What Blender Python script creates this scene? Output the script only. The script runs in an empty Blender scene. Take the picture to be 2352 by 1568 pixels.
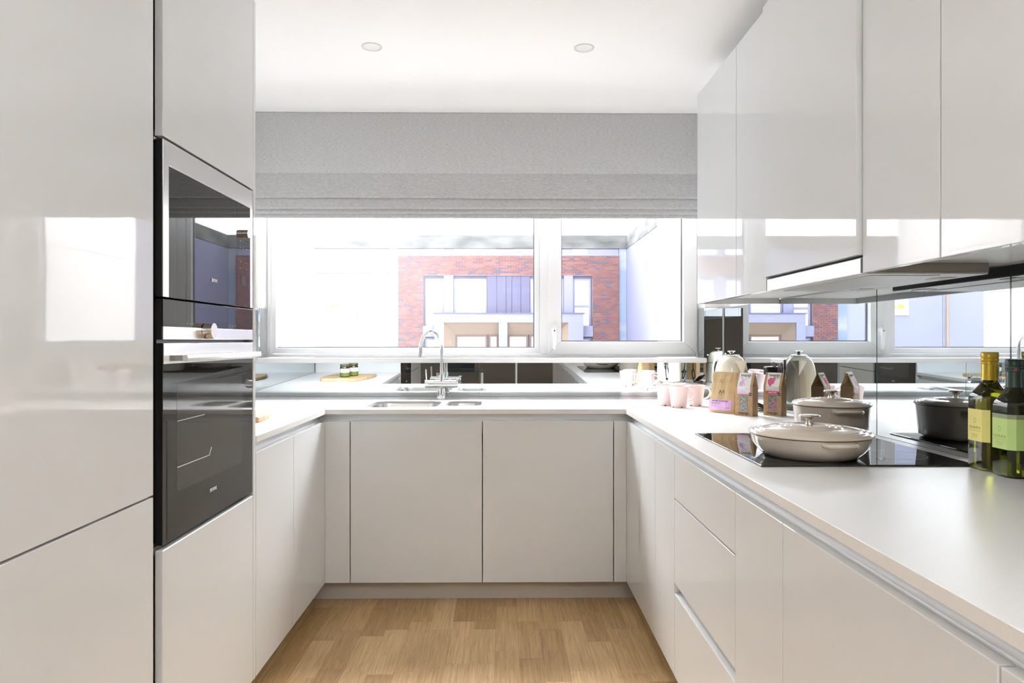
import bpy, bmesh, math, random
from mathutils import Vector, Matrix
PI = math.pi
R = math.radians
scn = bpy.context.scene
COL = scn.collection
rnd = random.Random(7)

# ------------------------------------------------------------------ camera, sky, exposure
H = 1.20
cam_d = bpy.data.cameras.new('camera')
cam_d.lens = 24.0
cam_d.sensor_width = 36.0
cam_d.clip_start = 0.02
cam_d.clip_end = 200
cam_d.shift_y = -0.0008
cam = bpy.data.objects.new('camera', cam_d)
COL.objects.link(cam)
cam.location = (0, 0, H)
cam.rotation_euler = (PI / 2, 0, -0.0115)
scn.camera = cam

W = bpy.data.worlds.new('sky')
scn.world = W
W.use_nodes = True
wn = W.node_tree
wn.nodes.clear()
w_out = wn.nodes.new('ShaderNodeOutputWorld')
w_bg = wn.nodes.new('ShaderNodeBackground')
w_tc = wn.nodes.new('ShaderNodeTexCoord')
w_no = wn.nodes.new('ShaderNodeTexNoise')
w_no.inputs['Scale'].default_value = 1.6
w_no.inputs['Detail'].default_value = 4
w_cr = wn.nodes.new('ShaderNodeValToRGB')
w_cr.color_ramp.elements[0].position = 0.3
w_cr.color_ramp.elements[0].color = (0.86, 0.92, 1.0, 1)
w_cr.color_ramp.elements[1].position = 0.65
w_cr.color_ramp.elements[1].color = (1.0, 0.99, 0.98, 1)
wn.links.new(w_tc.outputs['Generated'], w_no.inputs['Vector'])
wn.links.new(w_no.outputs['Fac'], w_cr.inputs['Fac'])
wn.links.new(w_cr.outputs['Color'], w_bg.inputs['Color'])
w_bg.inputs['Strength'].default_value = 4.6
wn.links.new(w_bg.outputs['Background'], w_out.inputs['Surface'])


def portal(name, loc, rot, sx, sy):
    l = bpy.data.lights.new(name, 'AREA')
    l.shape = 'RECTANGLE'
    l.size = sx
    l.size_y = sy
    l.cycles.is_portal = True
    o = bpy.data.objects.new(name, l)
    o.location = loc
    o.rotation_euler = rot
    COL.objects.link(o)
    o['kind'] = 'helper'
    return o


portal('window_light_portal', (-0.12, 4.06, 1.75), (R(-90), 0, 0), 2.6, 1.35)
portal('living_window_portal', (-4.1, -3.05, 1.2), (0, R(-90), 0), 2.2, 1.1)

# added area lamp above the terrace, standing in for open sky
sky_l = bpy.data.lights.new('sky_fill_light', 'AREA')
sky_l.shape = 'RECTANGLE'
sky_l.size = 2.7
sky_l.size_y = 1.3
sky_l.energy = 195
sky_l.color = (0.97, 0.985, 1.0)
sky_o = bpy.data.objects.new('sky_fill_light', sky_l)
sky_o.location = (-0.15, 5.0, 2.95)
sky_o.rotation_euler = (R(-48), 0, 0)
COL.objects.link(sky_o)
sun_l = bpy.data.lights.new('hazy_sun', 'SUN')
sun_l.energy = 2.0
sun_l.angle = R(12)
sun_l.color = (1.0, 0.97, 0.93)
sun_o = bpy.data.objects.new('hazy_sun', sun_l)
sun_o.rotation_euler = (R(-44), 0, R(14))
COL.objects.link(sun_o)

# added fill lamp behind the camera, throws light on the ceiling
ul = bpy.data.lights.new('fill_uplight', 'AREA')
ul.shape = 'DISK'
ul.size = 0.42
ul.energy = 50
ul.color = (0.96, 0.98, 1.0)
ulo = bpy.data.objects.new('fill_uplight', ul)
ulo.location = (0.15, -0.85, 1.93)
ulo.rotation_euler = (R(180), 0, 0)
COL.objects.link(ulo)

scn.view_settings.view_transform = 'Standard'
scn.view_settings.look = 'None'
scn.view_settings.gamma = 1.0
scn.view_settings.use_curve_mapping = False
scn.view_settings.exposure = 0.97
scn.cycles.max_bounces = 14
scn.cycles.diffuse_bounces = 7
scn.cycles.glossy_bounces = 8
scn.cycles.transparent_max_bounces = 16
scn.cycles.transmission_bounces = 10
scn.cycles.sample_clamp_indirect = 6
scn.cycles.caustics_reflective = False
scn.cycles.caustics_refractive = False
scn.cycles.use_denoising = True


# ------------------------------------------------------------------ materials
def srgb(r, g, b):
    f = lambda c: (c / 255 / 12.92) if c / 255 <= 0.04045 else ((c / 255 + 0.055) / 1.055) ** 2.4
    return (f(r), f(g), f(b), 1)


def P(name, col, rough=0.5, metal=0.0, **kw):
    m = bpy.data.materials.new(name)
    m.use_nodes = True
    b = m.node_tree.nodes['Principled BSDF']
    b.inputs['Base Color'].default_value = col if len(col) == 4 else (*col, 1)
    b.inputs['Roughness'].default_value = rough
    b.inputs['Metallic'].default_value = metal
    for k, v in kw.items():
        b.inputs[k.replace('_', ' ')].default_value = v
    return m


def nt(m):
    t = m.node_tree
    return t, t.nodes, t.links, t.nodes['Principled BSDF']


def noise_col(m, c1, c2, scale=(1, 1, 1), ns=10, detail=4, lo=0.35, hi=0.65, coord='Object'):
    t, N, L, b = nt(m)
    tc = N.new('ShaderNodeTexCoord')
    mp = N.new('ShaderNodeMapping')
    mp.inputs['Scale'].default_value = scale
    no = N.new('ShaderNodeTexNoise')
    no.inputs['Scale'].default_value = ns
    no.inputs['Detail'].default_value = detail
    cr = N.new('ShaderNodeValToRGB')
    cr.color_ramp.elements[0].position = lo
    cr.color_ramp.elements[0].color = c1
    cr.color_ramp.elements[1].position = hi
    cr.color_ramp.elements[1].color = c2
    L.new(tc.outputs[coord], mp.inputs['Vector'])
    L.new(mp.outputs['Vector'], no.inputs['Vector'])
    L.new(no.outputs['Fac'], cr.inputs['Fac'])
    L.new(cr.outputs['Color'], b.inputs['Base Color'])
    return no, mp


def bump(m, scale=(1, 1, 1), ns=10, strength=0.1, dist=0.001, detail=3, coord='Object'):
    t, N, L, b = nt(m)
    tc = N.new('ShaderNodeTexCoord')
    mp = N.new('ShaderNodeMapping')
    mp.inputs['Scale'].default_value = scale
    no = N.new('ShaderNodeTexNoise')
    no.inputs['Scale'].default_value = ns
    no.inputs['Detail'].default_value = detail
    bp = N.new('ShaderNodeBump')
    bp.inputs['Strength'].default_value = strength
    bp.inputs['Distance'].default_value = dist
    L.new(tc.outputs[coord], mp.inputs['Vector'])
    L.new(mp.outputs['Vector'], no.inputs['Vector'])
    L.new(no.outputs['Fac'], bp.inputs['Height'])
    L.new(bp.outputs['Normal'], b.inputs['Normal'])


M = {}
M['gloss'] = P('gloss_lacquer', (0.715, 0.735, 0.75), 0.03, Specular_IOR_Level=0.36)
bump(M['gloss'], ns=9, strength=0.12, dist=0.0012, detail=1)
M['carcass'] = P('carcass_white', (0.72, 0.72, 0.70), 0.35)
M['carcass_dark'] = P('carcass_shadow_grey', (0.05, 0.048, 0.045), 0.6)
M['plinth'] = P('plinth_taupe', (0.55, 0.52, 0.48), 0.35)
M['alu'] = P('satin_aluminium', (0.84, 0.86, 0.88), 0.45, 0.1)
M['chrome'] = P('chrome', (0.86, 0.87, 0.88), 0.06, 1.0)
M['steel'] = P('brushed_steel', (0.72, 0.70, 0.67), 0.26, 1.0)
bump(M['steel'], scale=(1, 1, 60), ns=30, strength=0.15, dist=0.0003)
M['steel_bright'] = P('bright_steel_fascia', (0.86, 0.85, 0.84), 0.22, 0.9)
M['nickel'] = P('satin_nickel', (0.66, 0.62, 0.58), 0.25, 1.0)
M['black_glass'] = P('black_oven_glass', (0.012, 0.011, 0.010), 0.02, Specular_IOR_Level=0.8)
M['hob_glass'] = P('black_ceramic_glass', (0.008, 0.008, 0.008), 0.015, Specular_IOR_Level=0.8)
M['oven_inner'] = P('oven_window_glass', (0.05, 0.046, 0.042), 0.05, Specular_IOR_Level=0.7)
M['black'] = P('black_plastic', (0.012, 0.012, 0.012), 0.35)
M['mirror'] = P('grey_tinted_mirror', (0.62, 0.655, 0.67), 0.004, 1.0)
M['mirror_edge'] = P('mirror_glass_edge', (0.03, 0.06, 0.06), 0.1)
M['wall'] = P('wall_white_paint', (0.86, 0.86, 0.85), 0.7)
bump(M['wall'], ns=180, strength=0.05, dist=0.0005)
M['ceiling'] = P('ceiling_white_paint', (0.93, 0.93, 0.93), 0.8)
bump(M['ceiling'], ns=150, strength=0.04, dist=0.0005)
M['taupe_wall'] = P('living_room_taupe_paint', (0.11, 0.092, 0.08), 0.7)
bump(M['taupe_wall'], ns=120, strength=0.05, dist=0.0005)
M['upvc'] = P('white_window_frame', (0.78, 0.785, 0.79), 0.25)
M['gasket'] = P('grey_glazing_spacer', (0.16, 0.16, 0.22), 0.4)
M['sill'] = P('white_stone_sill', (0.84, 0.84, 0.84), 0.3)
M['worktop'] = P('white_quartz', (0.84, 0.83, 0.80), 0.3, Specular_IOR_Level=0.5)
noise_col(M['worktop'], (0.72, 0.715, 0.70, 1), (0.82, 0.82, 0.815, 1), ns=700, detail=2, lo=0.25, hi=0.45)
M['cream'] = P('cream_enamel', (0.80, 0.765, 0.64), 0.12, Coat_Weight=0.5)
M['pink'] = P('pale_pink_glaze', (0.72, 0.575, 0.575), 0.35)
M['unglazed'] = P('brown_unglazed_foot', (0.16, 0.08, 0.06), 0.8)
M['pot'] = P('almond_enamel', (0.60, 0.53, 0.44), 0.16, Coat_Weight=0.3)
M['pot_dark'] = P('dark_enamel_rim', (0.03, 0.025, 0.02), 0.3)
M['kraft'] = P('kraft_card', (0.42, 0.27, 0.14), 0.75)
noise_col(M['kraft'], (0.38, 0.245, 0.125, 1), (0.46, 0.305, 0.165, 1), ns=90, detail=5)
M['paper'] = P('white_paper_label', (0.78, 0.765, 0.735), 0.6)
M['lilac'] = P('lilac_print', (0.66, 0.38, 0.66), 0.6)
M['lilac_band'] = P('pale_lilac_print', (0.76, 0.55, 0.74), 0.6)
M['lilac_label'] = P('lilac_label_print', (0.62, 0.38, 0.64), 0.6)
M['magenta'] = P('raspberry_print', (0.66, 0.085, 0.20), 0.6)
M['ink'] = P('black_ink', (0.03, 0.028, 0.03), 0.6)
M['grey_ink'] = P('grey_ink', (0.45, 0.44, 0.42), 0.6)
M['brown_ink'] = P('brown_ink', (0.24, 0.155, 0.08), 0.7)
M['white_ink'] = P('white_ink', (0.85, 0.85, 0.85), 0.5)
M['grey_film'] = P('grey_film_window', (0.22, 0.215, 0.205), 0.15)
M['string'] = P('white_string', (0.75, 0.74, 0.70), 0.8)
M['board'] = P('oak_board', (0.5, 0.36, 0.2), 0.5)
noise_col(M['board'], (0.42, 0.27, 0.13, 1), (0.62, 0.45, 0.26, 1), scale=(3, 22, 3), ns=5, detail=6)
M['leather'] = P('leather_loop', (0.75, 0.55, 0.48), 0.6)
M['green_lid'] = P('dark_green_lid', (0.05, 0.09, 0.035), 0.35)
M['jam'] = P('dark_red_preserve', (0.09, 0.015, 0.01), 0.15)
M['green_label'] = P('olive_green_label', (0.13, 0.19, 0.04), 0.5)
M['gold'] = P('gold_foil_cap', (0.60, 0.42, 0.03), 0.28, 0.35)
M['green_cap'] = P('dark_green_foil_cap', (0.02, 0.05, 0.035), 0.35)
M['red'] = P('red_dot', (0.6, 0.01, 0.04), 0.4)
M['yellow_label'] = P('yellow_label', (0.95, 0.83, 0.27), 0.5)
M['label_ink'] = P('olive_label_ink', (0.40, 0.38, 0.12), 0.5)
M['lime_label'] = P('lime_label', (0.60, 0.80, 0.27), 0.5)
M['dark_band'] = P('grey_green_band', (0.30, 0.35, 0.20), 0.5)
M['filter'] = P('grey_hood_filter', (0.50, 0.50, 0.48), 0.4, 0.3)
M['hood_glass'] = P('hood_chassis', (0.32, 0.30, 0.27), 0.35)
M['lamp_white'] = P('lamp_diffuser', (0.80, 0.80, 0.78), 0.5)
M['concrete'] = P('grey_concrete', (0.30, 0.31, 0.31), 0.8)
noise_col(M['concrete'], (0.05, 0.054, 0.054, 1), (0.13, 0.135, 0.135, 1), scale=(1, 1, 3), ns=3, detail=8)
M['concrete_pale'] = P('pale_outer_wall', (0.5, 0.49, 0.48), 0.8)
M['render'] = P('white_outdoor_render', (0.85, 0.85, 0.85), 0.8)
M['lilac_wall'] = P('lilac_blue_cladding', (0.175, 0.182, 0.28), 0.6)
M['pale_blue'] = P('pale_blue_panel', (0.25, 0.262, 0.345), 0.6)
M['violet'] = P('violet_blue_panel', (0.07, 0.068, 0.14), 0.5)
M['violet_dark'] = P('violet_trim', (0.04, 0.038, 0.09), 0.5)
M['mortar'] = P('pink_mortar', (0.34, 0.27, 0.27), 0.9)
M['tan'] = P('tan_soffit', (0.21, 0.155, 0.115), 0.7)
M['brown'] = P('brown_window_frame', (0.10, 0.06, 0.05), 0.5)
M['far_pane'] = P('far_window_pane', (0.62, 0.64, 0.70), 0.15, 0.0)
M['sky_blue'] = P('sky_blue_print', (0.33, 0.40, 0.52), 0.5)
noise_col(M['sky_blue'], (0.16, 0.21, 0.30, 1), (0.27, 0.29, 0.32, 1), scale=(1, 1, 2.5), ns=2.5, detail=6, lo=0.45, hi=0.7)
M['far_blind'] = P('cream_far_blind', (0.5, 0.43, 0.33), 0.6)
M['paving'] = P('terrace_paving', (0.42, 0.42, 0.42), 0.8)
noise_col(M['paving'], (0.34, 0.34, 0.35, 1), (0.5, 0.5, 0.5, 1), ns=3, detail=6)
M['asphalt'] = P('courtyard_ground', (0.25, 0.25, 0.26), 0.9)
noise_col(M['asphalt'], (0.2, 0.2, 0.21, 1), (0.32, 0.32, 0.33, 1), ns=2, detail=6)
M['yellow_sign'] = P('yellow_sign_print', (0.85, 0.62, 0.05), 0.5)
M['green_sign'] = P('pale_green_sign_print', (0.35, 0.55, 0.45), 0.5)
M['rust'] = P('rusty_pipe', (0.45, 0.25, 0.14), 0.6)
M['scaffold'] = P('pale_scaffold', (0.42, 0.34, 0.24), 0.6)
M['screen'] = P('laptop_screen', (0.01, 0.01, 0.012), 0.1)

# brick: colour by object and by island
mb = P('red_brick', (0.35, 0.1, 0.08), 0.85)
t, N, L, b = nt(mb)
oi = N.new('ShaderNodeObjectInfo')
ge = N.new('ShaderNodeNewGeometry')
ad = N.new('ShaderNodeMath'); ad.operation = 'ADD'
fr = N.new('ShaderNodeMath'); fr.operation = 'FRACT'
cr = N.new('ShaderNodeValToRGB')
cr.color_ramp.interpolation = 'CONSTANT'
cols = [(0.0, (0.135, 0.05, 0.048)), (0.35, (0.165, 0.065, 0.058)), (0.6, (0.11, 0.04, 0.048)), (0.80, (0.06, 0.045, 0.075)), (0.91, (0.18, 0.078, 0.066))]
while len(cr.color_ramp.elements) < len(cols):
    cr.color_ramp.elements.new(0.5)
for e, (p, c) in zip(cr.color_ramp.elements, cols):
    e.position = p
    e.color = (*c, 1)
L.new(oi.outputs['Random'], ad.inputs[0])
L.new(ge.outputs['Random Per Island'], ad.inputs[1])
L.new(ad.outputs[0], fr.inputs[0])
L.new(fr.outputs[0], cr.inputs['Fac'])
L.new(cr.outputs['Color'], b.inputs['Base Color'])
M['brick'] = mb


# oak floor: per strip tint and figure
def oak(name, per_object=True):
    m = P(name, (0.5, 0.35, 0.2), 0.38)
    t, N, L, b = nt(m)
    tc = N.new('ShaderNodeTexCoord')
    oi = N.new('ShaderNodeObjectInfo')
    mul = N.new('ShaderNodeVectorMath'); mul.operation = 'MULTIPLY_ADD'
    cmb = N.new('ShaderNodeCombineXYZ')
    for i in range(3):
        L.new(oi.outputs['Random'], cmb.inputs[i])
    L.new(cmb.outputs[0], mul.inputs[0])
    mul.inputs[1].default_value = (17.3, 31.7, 11.1)
    L.new(tc.outputs['Object'], mul.inputs[2])
    mp = N.new('ShaderNodeMapping')
    mp.inputs['Scale'].default_value = (11, 1.5, 1)
    L.new(mul.outputs[0], mp.inputs['Vector'])
    n1 = N.new('ShaderNodeTexNoise')
    n1.inputs['Scale'].default_value = 1.0
    n1.inputs['Detail'].default_value = 2
    n1.inputs['Distortion'].default_value = 0.5
    L.new(mp.outputs['Vector'], n1.inputs['Vector'])
    rings = N.new('ShaderNodeMath'); rings.operation = 'MULTIPLY'; rings.inputs[1].default_value = 15
    L.new(n1.outputs['Fac'], rings.inputs[0])
    fr = N.new('ShaderNodeMath'); fr.operation = 'FRACT'
    L.new(rings.outputs[0], fr.inputs[0])
    r1 = N.new('ShaderNodeValToRGB')
    r1.color_ramp.elements[0].position = 0.0
    r1.color_ramp.elements[0].color = (0.88, 0.87, 0.85, 1)
    r1.color_ramp.elements[1].position = 0.5
    r1.color_ramp.elements[1].color = (1, 1, 1, 1)
    L.new(fr.outputs[0], r1.inputs['Fac'])
    mp2 = N.new('ShaderNodeMapping')
    mp2.inputs['Scale'].default_value = (160, 5, 1)
    L.new(mul.outputs[0], mp2.inputs['Vector'])
    n2 = N.new('ShaderNodeTexNoise')
    n2.inputs['Scale'].default_value = 1.0
    n2.inputs['Detail'].default_value = 6
    L.new(mp2.outputs['Vector'], n2.inputs['Vector'])
    r2 = N.new('ShaderNodeValToRGB')
    r2.color_ramp.elements[0].position = 0.3
    r2.color_ramp.elements[0].color = (0.72, 0.70, 0.66, 1)
    r2.color_ramp.elements[1].position = 0.7
    r2.color_ramp.elements[1].color = (1.08, 1.08, 1.08, 1)
    L.new(n2.outputs['Fac'], r2.inputs['Fac'])
    base = N.new('ShaderNodeValToRGB')
    base.color_ramp.elements[0].color = (0.45, 0.285, 0.130, 1)
    base.color_ramp.elements[1].color = (0.70, 0.49, 0.265, 1)
    e = base.color_ramp.elements.new(0.5)
    e.color = (0.58, 0.385, 0.19, 1)
    L.new(oi.outputs['Random'], base.inputs['Fac'])
    m1 = N.new('ShaderNodeMixRGB'); m1.blend_type = 'MULTIPLY'; m1.inputs['Fac'].default_value = 1
    m2 = N.new('ShaderNodeMixRGB'); m2.blend_type = 'MULTIPLY'; m2.inputs['Fac'].default_value = 1
    L.new(base.outputs['Color'], m1.inputs[1]); L.new(r1.outputs['Color'], m1.inputs[2])
    L.new(m1.outputs[0], m2.inputs[1]); L.new(r2.outputs['Color'], m2.inputs[2])
    L.new(m2.outputs[0], b.inputs['Base Color'])
    return m


M['oak'] = oak('oak_strip')
M['joint'] = P('dark_floor_joint', (0.22, 0.14, 0.07), 0.8)

# blind fabric: fine horizontal slub, slightly translucent
mf = P('grey_woven_fabric', (0.45, 0.45, 0.45), 0.9)
no, mp = noise_col(mf, (0.45, 0.455, 0.465, 1), (0.70, 0.705, 0.72, 1), scale=(1, 1, 9), ns=60, detail=5, lo=0.3, hi=0.7)
t, N, L, b = nt(mf)
tr = N.new('ShaderNodeBsdfTranslucent')
tr.inputs['Color'].default_value = (0.5, 0.5, 0.5, 1)
mx = N.new('ShaderNodeMixShader')
mx.inputs[0].default_value = 0.10
out = N['Material Output']
L.new(b.outputs[0], mx.inputs[1]); L.new(tr.outputs[0], mx.inputs[2]); L.new(mx.outputs[0], out.inputs['Surface'])
M['fabric'] = mf


def glass_thin(name, haze=0.0, tint=(1, 1, 1, 1)):
    m = bpy.data.materials.new(name)
    m.use_nodes = True
    t = m.node_tree
    N, L = t.nodes, t.links
    N.clear()
    out = N.new('ShaderNodeOutputMaterial')
    tp = N.new('ShaderNodeBsdfTransparent'); tp.inputs['Color'].default_value = tint
    gl = N.new('ShaderNodeBsdfGlossy'); gl.inputs['Roughness'].default_value = 0.01
    fz = N.new('ShaderNodeFresnel'); fz.inputs['IOR'].default_value = 1.16
    mx = N.new('ShaderNodeMixShader')
    L.new(fz.outputs[0], mx.inputs[0]); L.new(tp.outputs[0], mx.inputs[1]); L.new(gl.outputs[0], mx.inputs[2])
    if haze:
        tl = N.new('ShaderNodeBsdfTranslucent'); tl.inputs['Color'].default_value = (1, 1, 1, 1)
        tc = N.new('ShaderNodeTexCoord')
        no = N.new('ShaderNodeTexNoise'); no.inputs['Scale'].default_value = 1.3; no.inputs['Detail'].default_value = 3
        # glare veil painted into dusty glass, thickest in the left half of the panes
        sp = N.new('ShaderNodeSeparateXYZ')
        mr = N.new('ShaderNodeMapRange')
        mr.inputs['From Min'].default_value = -1.0
        mr.inputs['From Max'].default_value = 0.25
        mr.inputs['To Min'].default_value = 1.0
        mr.inputs['To Max'].default_value = 0.12
        mu = N.new('ShaderNodeMath'); mu.operation = 'MULTIPLY'
        mu2 = N.new('ShaderNodeMath'); mu2.operation = 'MULTIPLY'; mu2.inputs[1].default_value = haze * 2
        L.new(tc.outputs['Object'], no.inputs['Vector'])
        L.new(tc.outputs['Object'], sp.inputs[0])
        L.new(sp.outputs['X'], mr.inputs['Value'])
        L.new(no.outputs['Fac'], mu.inputs[0]); L.new(mr.outputs[0], mu.inputs[1])
        L.new(mu.outputs[0], mu2.inputs[0])
        m2 = N.new('ShaderNodeMixShader')
        L.new(mu2.outputs[0], m2.inputs[0]); L.new(mx.outputs[0], m2.inputs[1]); L.new(tl.outputs[0], m2.inputs[2])
        L.new(m2.outputs[0], out.inputs['Surface'])
    else:
        L.new(mx.outputs[0], out.inputs['Surface'])
    return m


M['window_glass'] = glass_thin('dusty_glare_glass', 0.027)
M['clear_glass'] = glass_thin('clear_window_glass')
M['bottle_glass'] = P('olive_bottle_glass', (0.36, 0.36, 0.02), 0.03, Transmission_Weight=1.0, IOR=1.45)
M['bottle_glass_dark'] = P('dark_olive_bottle_glass', (0.05, 0.055, 0.015), 0.03, Transmission_Weight=0.85, IOR=1.45)

# coffee bag: sunburst of fine printed rays
mc = P('coffee_bag_kraft', (0.55, 0.40, 0.22), 0.55)
t, N, L, b = nt(mc)
tc = N.new('ShaderNodeTexCoord'); sp = N.new('ShaderNodeSeparateXYZ')
sz = N.new('ShaderNodeMath'); sz.operation = 'SUBTRACT'; sz.inputs[1].default_value = 0.092
at = N.new('ShaderNodeMath'); at.operation = 'ARCTAN2'
ml = N.new('ShaderNodeMath'); ml.operation = 'MULTIPLY'; ml.inputs[1].default_value = 96
si = N.new('ShaderNodeMath'); si.operation = 'SINE'
cr = N.new('ShaderNodeValToRGB')
cr.color_ramp.elements[0].position = 0.35; cr.color_ramp.elements[0].color = (0.47, 0.325, 0.165, 1)
cr.color_ramp.elements[1].position = 0.75; cr.color_ramp.elements[1].color = (0.53, 0.385, 0.215, 1)
L.new(tc.outputs['Object'], sp.inputs[0])
L.new(sp.outputs['Z'], sz.inputs[0])
L.new(sz.outputs[0], at.inputs[0]); L.new(sp.outputs['X'], at.inputs[1])
L.new(at.outputs[0], ml.inputs[0]); L.new(ml.outputs[0], si.inputs[0])
mr = N.new('ShaderNodeMapRange'); mr.inputs['From Min'].default_value = -1
L.new(si.outputs[0], mr.inputs['Value']); L.new(mr.outputs[0], cr.inputs['Fac'])
L.new(cr.outputs['Color'], b.inputs['Base Color'])
M['coffee'] = mc


# ------------------------------------------------------------------ helpers
def obj(name, bm, mat, parent=None, local=False, smooth=False, bevel=0, seg=2, angle=35):
    me = bpy.data.meshes.new(name)
    bmesh.ops.recalc_face_normals(bm, faces=bm.faces[:])
    bm.to_mesh(me)
    bm.free()
    mats = mat if isinstance(mat, (list, tuple)) else [mat]
    for k in mats:
        me.materials.append(M[k] if isinstance(k, str) else k)
    o = bpy.data.objects.new(name, me)
    COL.objects.link(o)
    if smooth:
        me.polygons.foreach_set('use_smooth', [True] * len(me.polygons))
        me.set_sharp_from_angle(angle=R(angle))
    if bevel:
        md = o.modifiers.new('soft_edge', 'BEVEL')
        md.width = bevel
        md.segments = seg
        md.limit_method = 'ANGLE'
        md.angle_limit = R(40)
        md.harden_normals = False
    if parent is not None:
        o.parent = parent
        if not local:
            o.matrix_parent_inverse = wm(parent).inverted()
    return o


def wm(o):
    m = Matrix.Translation(o.location) @ o.rotation_euler.to_matrix().to_4x4()
    if o.parent is not None:
        m = wm(o.parent) @ o.matrix_parent_inverse @ m
    return m


def thing(name, label, cat, loc=(0, 0, 0), rotz=0, group=None):
    o = bpy.data.objects.new(name, None)
    o.empty_display_size = 0.05
    o.location = loc
    o.rotation_euler = (0, 0, rotz)
    o['label'] = label
    o['category'] = cat
    if group:
        o['group'] = group
    COL.objects.link(o)
    return o


def tag(o, label, cat, group=None):
    o['label'] = label
    o['category'] = cat
    if group:
        o['group'] = group
    return o


def struct(o):
    o['kind'] = 'structure'
    return o


def dup(root, loc=None, rotz=None, label=None):
    r = root.copy()
    COL.objects.link(r)
    if loc is not None:
        r.location = loc
    if rotz is not None:
        r.rotation_euler = (0, 0, rotz)
    if label:
        r['label'] = label
    for ch in list(root.children):
        c = ch.copy(); COL.objects.link(c); c.parent = r
        for g in list(ch.children):
            d = g.copy(); COL.objects.link(d); d.parent = c
    return r


def bx(bm, x0, x1, y0, y1, z0, z1):
    v = [bm.verts.new(p) for p in ((x0, y0, z0), (x1, y0, z0), (x1, y1, z0), (x0, y1, z0),
                                   (x0, y0, z1), (x1, y0, z1), (x1, y1, z1), (x0, y1, z1))]
    for f in ((0, 3, 2, 1), (4, 5, 6, 7), (0, 1, 5, 4), (1, 2, 6, 5), (2, 3, 7, 6), (3, 0, 4, 7)):
        bm.faces.new([v[i] for i in f])


def box(x0, x1, y0, y1, z0, z1):
    bm = bmesh.new()
    bx(bm, min(x0, x1), max(x0, x1), min(y0, y1), max(y0, y1), min(z0, z1), max(z0, z1))
    return bm


def lathe(bm, prof, n=48, c=(0, 0, 0), close=True, zf=None):
    rings = []
    for r, z in prof:
        if r < 1e-6:
            rings.append([bm.verts.new((c[0], c[1], c[2] + z))])
        else:
            rings.append([bm.verts.new((c[0] + r * math.cos(2 * PI * k / n), c[1] + r * math.sin(2 * PI * k / n), c[2] + z)) for k in range(n)])
    for a, b2 in zip(rings, rings[1:]):
        if len(a) == 1 and len(b2) == 1:
            continue
        for k in range(n):
            k2 = (k + 1) % n
            if len(a) == 1:
                bm.faces.new((a[0], b2[k], b2[k2]))
            elif len(b2) == 1:
                bm.faces.new((a[k], a[k2], b2[0]))
            else:
                bm.faces.new((a[k], a[k2], b2[k2], b2[k]))
    if close:
        for e in (rings[0], rings[-1]):
            if len(e) > 1:
                bm.faces.new(e)
    return rings


def tube(bm, pts, r, n=12, closed=False, sx=1.0):
    pts = [Vector(p) for p in pts]
    rr = r if isinstance(r, (list, tuple)) else [r] * len(pts)
    rings = []
    up = None
    for i, p in enumerate(pts):
        if closed:
            d = (pts[(i + 1) % len(pts)] - pts[i - 1]).normalized()
        elif i == 0:
            d = (pts[1] - p).normalized()
        elif i == len(pts) - 1:
            d = (p - pts[i - 1]).normalized()
        else:
            d = (pts[i + 1] - pts[i - 1]).normalized()
        if up is None:
            a = Vector((0, 0, 1)) if abs(d.z) < 0.9 else Vector((1, 0, 0))
            up = (a - d * a.dot(d)).normalized()
        else:
            up = (up - d * up.dot(d)).normalized()
        s = d.cross(up)
        rings.append([bm.verts.new(p + up * (rr[i] * math.cos(2 * PI * k / n)) + s * (rr[i] * sx * math.sin(2 * PI * k / n))) for k in range(n)])
    m = len(rings)
    for i in range(m if closed else m - 1):
        a, b2 = rings[i], rings[(i + 1) % m]
        for k in range(n):
            bm.faces.new((a[k], a[(k + 1) % n], b2[(k + 1) % n], b2[k]))
    if not closed:
        bm.faces.new(rings[0]); bm.faces.new(rings[-1])


def cyl(bm, p0, p1, r, n=24):
    tube(bm, [p0, p1], r, n)


def prism(bm, poly, axis_pt):
    """poly: list of 3d points, extruded by vector axis_pt"""
    a = [bm.verts.new(p) for p in poly]
    ex = Vector(axis_pt)
    b2 = [bm.verts.new(Vector(p) + ex) for p in poly]
    bm.faces.new(a)
    bm.faces.new(b2)
    n = len(a)
    for k in range(n):
        bm.faces.new((a[k], a[(k + 1) % n], b2[(k + 1) % n], b2[k]))


def poly_flat(pts, right, up, origin, th=0.0003):
    """flat printed shape of thickness th, points (u,v)"""
    bm = bmesh.new()
    right, up, origin = Vector(right), Vector(up), Vector(origin)
    nrm = right.cross(up)
    prism(bm, [origin + right * u + up * v for u, v in pts], nrm * th)
    return bm


def rect_pts(u0, u1, v0, v1, r=0.0, n=5):
    if r <= 0:
        return [(u0, v0), (u1, v0), (u1, v1), (u0, v1)]
    out = []
    for cx, cy, a0 in ((u1 - r, v0 + r, -90), (u1 - r, v1 - r, 0), (u0 + r, v1 - r, 90), (u0 + r, v0 + r, 180)):
        for k in range(n + 1):
            a = R(a0 + 90 * k / n)
            out.append((cx + r * math.cos(a), cy + r * math.sin(a)))
    return out


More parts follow.
